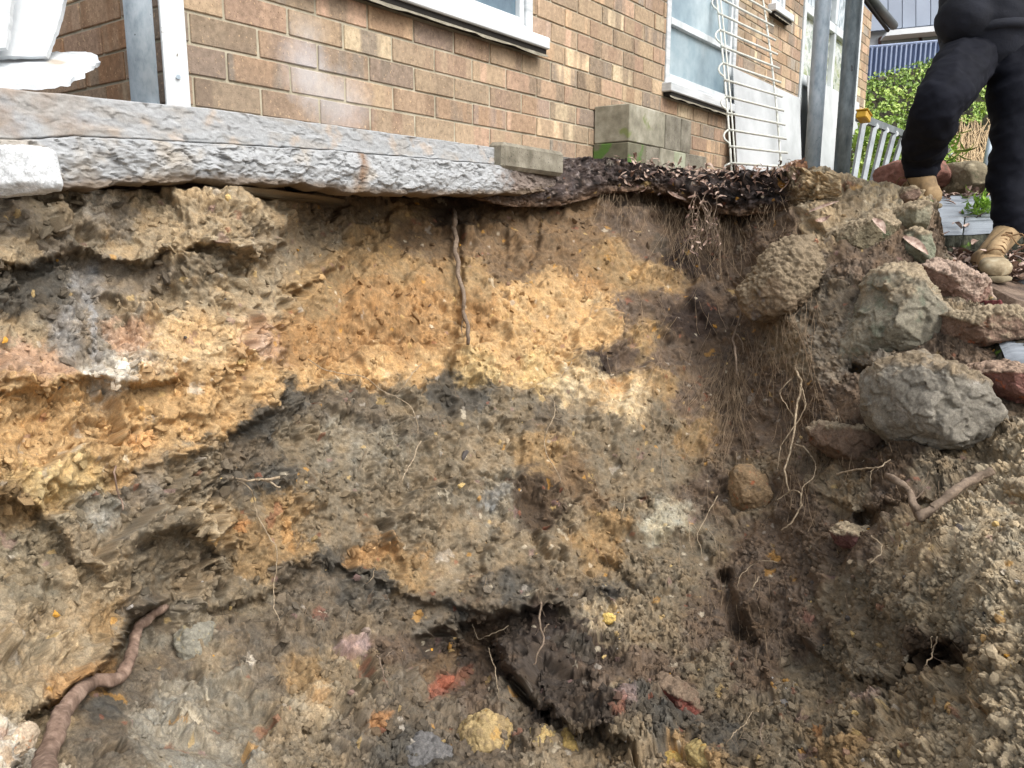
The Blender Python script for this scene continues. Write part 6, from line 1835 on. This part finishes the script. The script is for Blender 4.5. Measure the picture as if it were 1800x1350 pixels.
rv = random.Random(21); mb = MB()
for k in range(380):
    x = rv.uniform(1085, 1405); edge = float(ledge_top(np.array([x]))[0])
    if rv.random() < .62:
        z, P0 = ledep(x, edge + rv.uniform(0, 8)); P0 = Vector(P0.tolist()) + Vector((0, rv.uniform(-.03, .16), rv.uniform(0, .035)))
    else:
        z, P0 = ledep(x, edge + abs(rv.gauss(0, 22)) + 4); P0 = Vector(P0.tolist()) + Vector((0, -.012, 0))
    d = Vector((rv.uniform(-1, 1), rv.uniform(-.8, .3), rv.uniform(-.7, .45)))
    leaf_into(mb, P0, d, Vector((rv.uniform(-.5, .5), rv.uniform(-1, 0), 1)), rv.uniform(.010, .042), rv.uniform(.004, .020), rv.uniform(-.9, .9))
tag(mb.build('leaf_litter', M['dleaf'], kind='stuff'), 'litter of dead brown leaves along the dark soil edge above the cut', 'leaf litter')
mb = MB()
for k in range(620):
    if rv.random() < .75:
        x = rv.uniform(1640, 1850); y = rv.uniform(448, 492); Z = 3.28 - (y - 445) * .008
    else:
        x = rv.uniform(1630, 1850); y = rv.choice([rv.uniform(340, 352), rv.uniform(345, 440)]); Z = 3.32 + (412 - y) / 70.0
        if rv.random() < .45 and y > 352: continue
    P0 = V(x, y, Z - .03)
    leaf_into(mb, P0, Vector((rv.uniform(-1, 1), rv.uniform(-1, 1), rv.uniform(-.1, .35))), Vector((rv.uniform(-.4, .4), rv.uniform(-.4, .4), 1)), rv.uniform(.03, .07), rv.uniform(.015, .035), rv.uniform(-.4, .5))
tag(mb.build('leaf_litter', M['dleaf'], kind='stuff'), 'dead pinkish leaves scattered over the paving round the person', 'leaf litter')
# hanging dried sprig with curled leaves
sp = empty('dried_sprig', V(1235, 350, 3.45), label='dried twig with curled leaves hanging from the topsoil edge', cat='twig')
SO = Vector(sp.location); mb = MB(); ml_ = MB()
for k in range(26):
    x = rv.uniform(1205, 1262); y = rv.uniform(335, 400); pts = []; kk = rv.randint(4, 7)
    for i in range(kk):
        pts.append(V(x, y, 3.36 - .02 * i / kk + rv.uniform(0, .03)) - SO); x += rv.uniform(-9, 9); y += rv.uniform(8, 20)
        if rv.random() < .38: leaf_into(ml_, pts[-1], Vector((rv.uniform(-1, 1), -.3, rv.uniform(-1, .2))), Vector((0, -1, .3)), rv.uniform(.015, .034), rv.uniform(.004, .010), rv.uniform(-.9, .9))
    mb.tube(pts, .0014, 4, False)
mb.build('stems', M['root_grey'], sp, smooth=True); ml_.build('leaves', M['dleaf'], sp, kind='stuff')


def one_leaf(x, y, dz, d, ln_, w, curl, label, up=(0, -1, .4)):
    mb = MB(); leaf_into(mb, Vector((0, 0, 0)), Vector(d), Vector(up), ln_, w, curl, 8)
    o = mb.build('dead_leaf', M['dleaf'], smooth=True); o.location = V(x, y, sdep(x, y) - dz); return tag(o, label, 'leaf')


one_leaf(1566, 510, .12, (.25, -.2, -.9), .085, .060, -.35, 'curled reddish leaf stuck to the large grey green stone')
one_leaf(1172, 330, .14, (.9, -.2, -.7), .11, .07, .3, 'largest tan leaf drooping from the dark soil edge')
one_leaf(1588, 416, .12, (.6, -.2, -.5), .10, .032, .1, 'long pale leaf in front of the rounded greenish stone')
one_leaf(1534, 384, .12, (.5, -.3, -.8), .07, .030, .2, 'folded pale leaf on the flat olive grey stone')
one_leaf(1434, 388, .06, (.9, -.2, .5), .06, .018, -.8, 'white curled leaf lying left of the flat olive grey stone')
one_leaf(1422, 372, .06, (1, -.2, .35), .11, .012, .1, 'dark narrow gum leaf above the white curled one')

# grass tuft
mg = proc('fresh_grass', [(.3, L(96, 140, 40, .8)), (.7, L(170, 206, 80, .8))], scale=20, bump=0, rough=.5)
gt_ = MB()
for k in range(150):
    x = 1728 + rv.gauss(0, 14); y = 366 + rv.gauss(0, 9); P0 = V(x, y, 3.85 + rv.uniform(-.12, .12))
    leaf_into(gt_, P0 - V(1728, 366, 3.85), Vector((rv.uniform(-1, 1), rv.uniform(-1, .2), rv.uniform(.2, 1.2))), Vector((0, 0, 1)), rv.uniform(.03, .07), .014, -.4)
o = gt_.build('grass_tuft', mg, kind='thing'); o.location = V(1728, 366, 3.82); tag(o, 'bright green weed tuft growing on the raised paving step', 'weed')

# ------------------------------------------------------------------ the person
M['trouser'] = proc('black_trouser_cloth', [(.3, L(16, 18, 25)), (.6, L(24, 26, 35)), (.85, L(36, 38, 48))], scale=5, rough=.85, bump=.3, bscale=16, bdist=.008, rnd=False, spec=.12)
M['hoodie'] = proc('dark_navy_fleece', [(.3, L(20, 23, 32)), (.7, L(34, 38, 50))], scale=9, rough=.95, bump=.5, bscale=120, bdist=.003, rnd=False)
M['skin'] = proc('skin', [(.3, L(190, 140, 112, .8)), (.7, L(214, 166, 138, .8))], scale=12, rough=.55, bump=.2, bscale=200, bdist=.001)
M['boot'] = proc('tan_nubuck', [(.3, L(112, 92, 68)), (.5, L(160, 134, 98)), (.72, L(196, 170, 130))], scale=14, rough=.8, bump=.5, bscale=150, bdist=.0015, rnd=False)
M['bootdust'] = proc('scuffed_toe', [(.3, L(126, 110, 82)), (.5, L(166, 150, 120)), (.7, L(198, 188, 162))], scale=30, rough=.8, bump=.6, bscale=120, bdist=.002, rnd=False)
M['lace'] = proc('boot_lace', [(.3, L(112, 84, 56)), (.7, L(160, 128, 92))], scale=60, rough=.9, bump=.4)
M['sole'] = proc('boot_sole', [(.3, L(120, 108, 84)), (.7, L(160, 148, 122))], scale=30, rough=.9, bump=.5, bscale=90, bdist=.002)
M['hairm'] = proc('dark_hair', [(.3, L(40, 30, 24)), (.7, L(70, 52, 40))], scale=40, rough=.6, bump=.8, bscale=90, bdist=.004)
per = empty('person', V(1740, 500, 3.0), label='person in dark hoodie, black trousers and tan boots standing at the edge of the cut', cat='person')
PR = Vector(per.location)


def remeshed(name, chains, balls, mat, parent, vox=.009, smooth=6, wrinkle=None):
    mb = MB()
    for pts, rad in chains:
        mb.tube(smoothp(pts, 6), list(np.interp(np.linspace(0, len(rad) - 1, (len(pts) - 1) * 6 + 1), range(len(rad)), rad)), 20)
        for q, r_ in zip(pts, rad): balls = balls + [(q, (r_ * .985,) * 3)]
    o = mb.build(name, mat, None)
    import bmesh
    bm = bmesh.new(); bm.from_mesh(o.data)
    for c, rr in balls:
        g = bmesh.ops.create_icosphere(bm, subdivisions=3, radius=1.0)
        for v in g['verts']: v.co = Vector((v.co.x * rr[0], v.co.y * rr[1], v.co.z * rr[2])) + Vector(c)
    bm.to_mesh(o.data); bm.free()
    md = o.modifiers.new('r', 'REMESH'); md.mode = 'VOXEL'; md.voxel_size = vox
    ms = o.modifiers.new('s', 'SMOOTH'); ms.iterations = smooth; ms.factor = .6
    dg = bpy.context.evaluated_depsgraph_get(); dg.update()
    me = bpy.data.meshes.new_from_object(o.evaluated_get(dg))
    o.modifiers.clear(); o.data = me
    n = len(me.vertices); A = np.empty(n * 3, np.float32); me.vertices.foreach_get('co', A); A = A.reshape(-1, 3)
    if wrinkle is not None:
        Nn = np.empty(n * 3, np.float32); me.vertex_normals.foreach_get('vector', Nn); Nn = Nn.reshape(-1, 3)
        A = A + Nn * wrinkle(A)[:, None]
        me.vertices.foreach_set('co', A.astype(np.float32).ravel())
    me.polygons.foreach_set('use_smooth', [True] * len(me.polygons)); me.update()
    me.materials.clear(); me.materials.append(mat)
    o.parent = parent
    return o


def pv_(x, y, Z): return V(x, y, Z) - PR


hipL, hipR = pv_(1778, 98, 3.12), pv_(1706, 96, 3.16)
kneeL, kneeR = pv_(1784, 262, 3.05), pv_(1652, 182, 2.86)
ankL, ankR = pv_(1777, 396, 3.03), pv_(1619, 300, 3.12)
waist = pv_(1742, 40, 3.14)


def twr(A):
    kn = [np.array(kneeL), np.array(kneeR), np.array(ankL), np.array(ankR), (np.array(hipL) + np.array(hipR)) / 2]
    w = np.zeros(len(A))
    for k, s_, a in zip(kn, (.14, .16, .09, .09, .14), (.007, .009, .010, .010, .006)):
        d = np.linalg.norm(A - k, axis=1); w += a * np.exp(-(d / s_) ** 2)
    n = fbm(np.c_[A[:, 0] * 9, A[:, 1] * 9, A[:, 2] * 24 + A[:, 0] * 16], 3, 3, .5, ridged=True)
    n2 = fbm(np.c_[A[:, 0] * 10 + A[:, 2] * 5, A[:, 1] * 10, A[:, 2] * 8], 3, 9)
    n3 = fbm(np.c_[A[:, 0] * 5 + A[:, 2] * 4, A[:, 1] * 5, A[:, 2] * 13 - A[:, 0] * 9], 2, 23, .5, ridged=True)
    return w * (n - .2) * .6 + .007 * n2 + .014 * (np.clip(n3, -.2, 1) - .3)


remeshed('trousers', [([hipL, hipL.lerp(kneeL, .5) + Vector((.006, -.02, 0)), kneeL, kneeL.lerp(ankL, .45) + Vector((-.004, .015, 0)), ankL + Vector((0, 0, .04)), ankL], [.106, .096, .078, .076, .062, .056]),
                      ([hipR, hipR.lerp(kneeR, .5) + Vector((0, -.01, .005)), kneeR, kneeR.lerp(ankR, .4) + Vector((0, .02, 0)), ankR + Vector((0, 0, .05)), ankR], [.106, .100, .083, .084, .068, .060]),
                      ([pv_(1742, 70, 3.14), pv_(1742, -20, 3.14)], [.15, .14])],
         [(pv_(1712, 92, 3.2), (.12, .13, .13)), (pv_(1772, 92, 3.2), (.12, .13, .13))], M['trouser'], per, wrinkle=twr)
# elastic cuffs
for a in (ankL, ankR):
    MB().tube([a + Vector((0, 0, .012)), a + Vector((0, 0, 0)), a + Vector((0, 0, -.020)), a + Vector((0, 0, -.028))], [.058, .060, .057, .050], 24).build('cuff', M['trouser'], per, smooth=True)
shL, shR = pv_(1822, -235, 3.16), pv_(1662, -235, 3.16)
elL, elR = pv_(1850, -75, 3.08), pv_(1634, -80, 3.06)
chest = pv_(1742, -190, 3.16)


def hwr(A):
    n = fbm(np.c_[A[:, 0] * 6, A[:, 1] * 6, A[:, 2] * 16 + A[:, 0] * 6], 3, 13, .5, ridged=True)
    return .006 * (n - .2) + .008 * fbm(A * 7, 3, 19)


remeshed('hoodie', [([pv_(1740, 72, 3.14), pv_(1741, 40, 3.14), pv_(1742, -40, 3.14), chest, pv_(1742, -265, 3.17)], [.160, .188, .178, .19, .07]),
                    ([shL, elL, pv_(1760, -120, 2.90)], [.085, .066, .05]), ([shR, elR, pv_(1724, -126, 2.88)], [.085, .066, .05]),
                    ([shL, chest + Vector((0, 0, .12)), shR], [.08, .10, .08])], [(pv_(1700, 35, 3.08), (.115, .11, .10)), (pv_(1785, 35, 3.08), (.115, .11, .10))], M['hoodie'], per, vox=.012, wrinkle=hwr)
MB().tube([pv_(1740, 80, 3.14), pv_(1740, 66, 3.14)], [.172, .176], 36).build('hem_band', M['hoodie'], per, smooth=True)
# head and neck, out of the picture but part of the figure
hc = pv_(1738, -345, 3.12)
remeshed('body', [([pv_(1742, -250, 3.17), pv_(1740, -300, 3.15)], [.06, .055])], [(hc, (.073, .09, .105)), (hc + Vector((0, -.03, -.06)), (.05, .055, .05)), (hc + Vector((0, -.092, -.008)), (.012, .018, .02)), (hc + Vector((.075, 0, -.005)), (.012, .02, .03)), (hc + Vector((-.075, 0, -.005)), (.012, .02, .03)),
                                                                               (hc + Vector((0, -.082, -.052)), (.022, .012, .008))], M['skin'], per, vox=.006, smooth=3)
for s_ in (-1, 1):
    MB().tube([hc + Vector((.03 * s_, -.078, .012)), hc + Vector((.03 * s_, -.086, .012))], .010, 12).build('eye', M['black'], per, smooth=True)
remeshed('hair', [], [(hc + Vector((0, .012, .03)), (.08, .092, .092))], M['hairm'], per, vox=.008, smooth=2)


def boot(toe, heel, ank, label=None):
    """toe/heel on the ground, ank = top of shaft (world minus person origin)"""
    f_ = (toe - heel); L_ = f_.length; f_.normalize(); r_ = f_.cross(Vector((0, 0, 1))).normalized(); u_ = r_.cross(f_)
    e = bpy.data.objects.new('boot', None); col.objects.link(e); e.parent = per; e.location = heel
    secs = []   # along foot: t, half width, height
    for t, w, h in ((.02, .030, .055), (.10, .036, .075), (.25, .037, .085), (.42, .038, .085), (.58, .044, .075), (.72, .049, .062), (.86, .048, .052), (.95, .040, .044), (1.0, .022, .034)):
        secs.append((t, w, h))
    n = 24
    def loft(secs, z0, k):
        vs = []
        for t, w, h in secs:
            for i in range(n):
                a = 2 * math.pi * i / n
                x = math.copysign(abs(math.cos(a)) ** .7, math.cos(a)) * w * k; z = (math.copysign(abs(math.sin(a)) ** .8, math.sin(a)) * .5 + .5) * h + z0
                vs.append(tuple(f_ * (t * L_) + r_ * x + u_ * z))
        fs = [(j * n + i, j * n + (i + 1) % n, (j + 1) * n + (i + 1) % n, (j + 1) * n + i) for j in range(len(secs) - 1) for i in range(n)]
        fs += [tuple(range(n))[::-1], tuple((len(secs) - 1) * n + i for i in range(n))]
        return MB().add(vs, fs)
    A = recalc(loft(secs[:6], .022, 1.0).build('foot', M['boot'], e, smooth=True))
    B = recalc(loft([(t, w + .0012, h + .0015) for t, w, h in secs[5:]] + [(1.012, .008, .024)], .022, 1.0).build('toe_cap', M['bootdust'], e, smooth=True))
    S = recalc(loft([(t, w + .005, .024) for t, w, h in secs] + [(1.02, .014, .024)], .0, 1.0).build('sole', M['sole'], e, smooth=True))
    base = f_ * (.17 * L_) + u_ * .05
    top = ank - heel
    sh = []
    for t, ra in ((-.1, .036), (.15, .043), (.4, .044), (.7, .046), (.95, .050), (1.0, .050), (1.02, .045), (.93, .040)):
        sh.append((base.lerp(top, t), ra))
    T = MB().tube([q for q, _ in sh[:6]], [r for _, r in sh[:6]], 22, False).tube([sh[5][0], sh[6][0], sh[7][0]], [.050, .046, .042], 22, False).build('shaft', M['boot'], e, smooth=True)
    # front tongue and instep fill
    q0 = f_ * (.62 * L_) + u_ * .085; q1 = base.lerp(top, .9) + f_ * .048
    pts = [q0.lerp(q1, t) + f_ * (-.030 * math.sin(math.pi * t)) for t in np.linspace(0, 1, 8)]
    MB().tube(pts, [.026, .029, .031, .031, .030, .028, .027, .024], 14).build('tongue', M['boot'], e, smooth=True)
    for i in range(6):
        t = .08 + i * .14
        c = q0.lerp(q1, t) + f_ * (-.030 * math.sin(math.pi * t) + .024) + u_ * .016
        w = .030 - .002 * i
        MB().tube([c - r_ * w - f_ * .010 - u_ * .012, c - r_ * w * .5 + u_ * .003, c + r_ * w * .4 + u_ * .004 + f_ * .002, c + r_ * w - f_ * .010 - u_ * .010], .0028, 6).build('lace', M['lace'], e, smooth=True)
    c = q0.lerp(q1, .86) + f_ * .026
    for s_ in (-1, 1):
        MB().tube(smoothp([c, c + r_ * .03 * s_ + u_ * .008 + f_ * .012, c + r_ * .045 * s_ - u_ * .025 + f_ * .014, c + r_ * .02 * s_ - u_ * .03 + f_ * .02, c]), .0025, 6).build('lace', M['lace'], e, smooth=True)
    return e


gz0 = pv_(1755, 497, 2.80)
boot(gz0 + Vector((.0, 0, 0)), gz0 + Vector((.07, .255, .012)), ankL + Vector((.0, 0, -.012)))
h2 = pv_(1624, 368, 3.13)
boot(h2 + Vector((-.03, .20, 0)), h2 + Vector((.012, -.06, 0)), ankR + Vector((0, 0, -.014)))
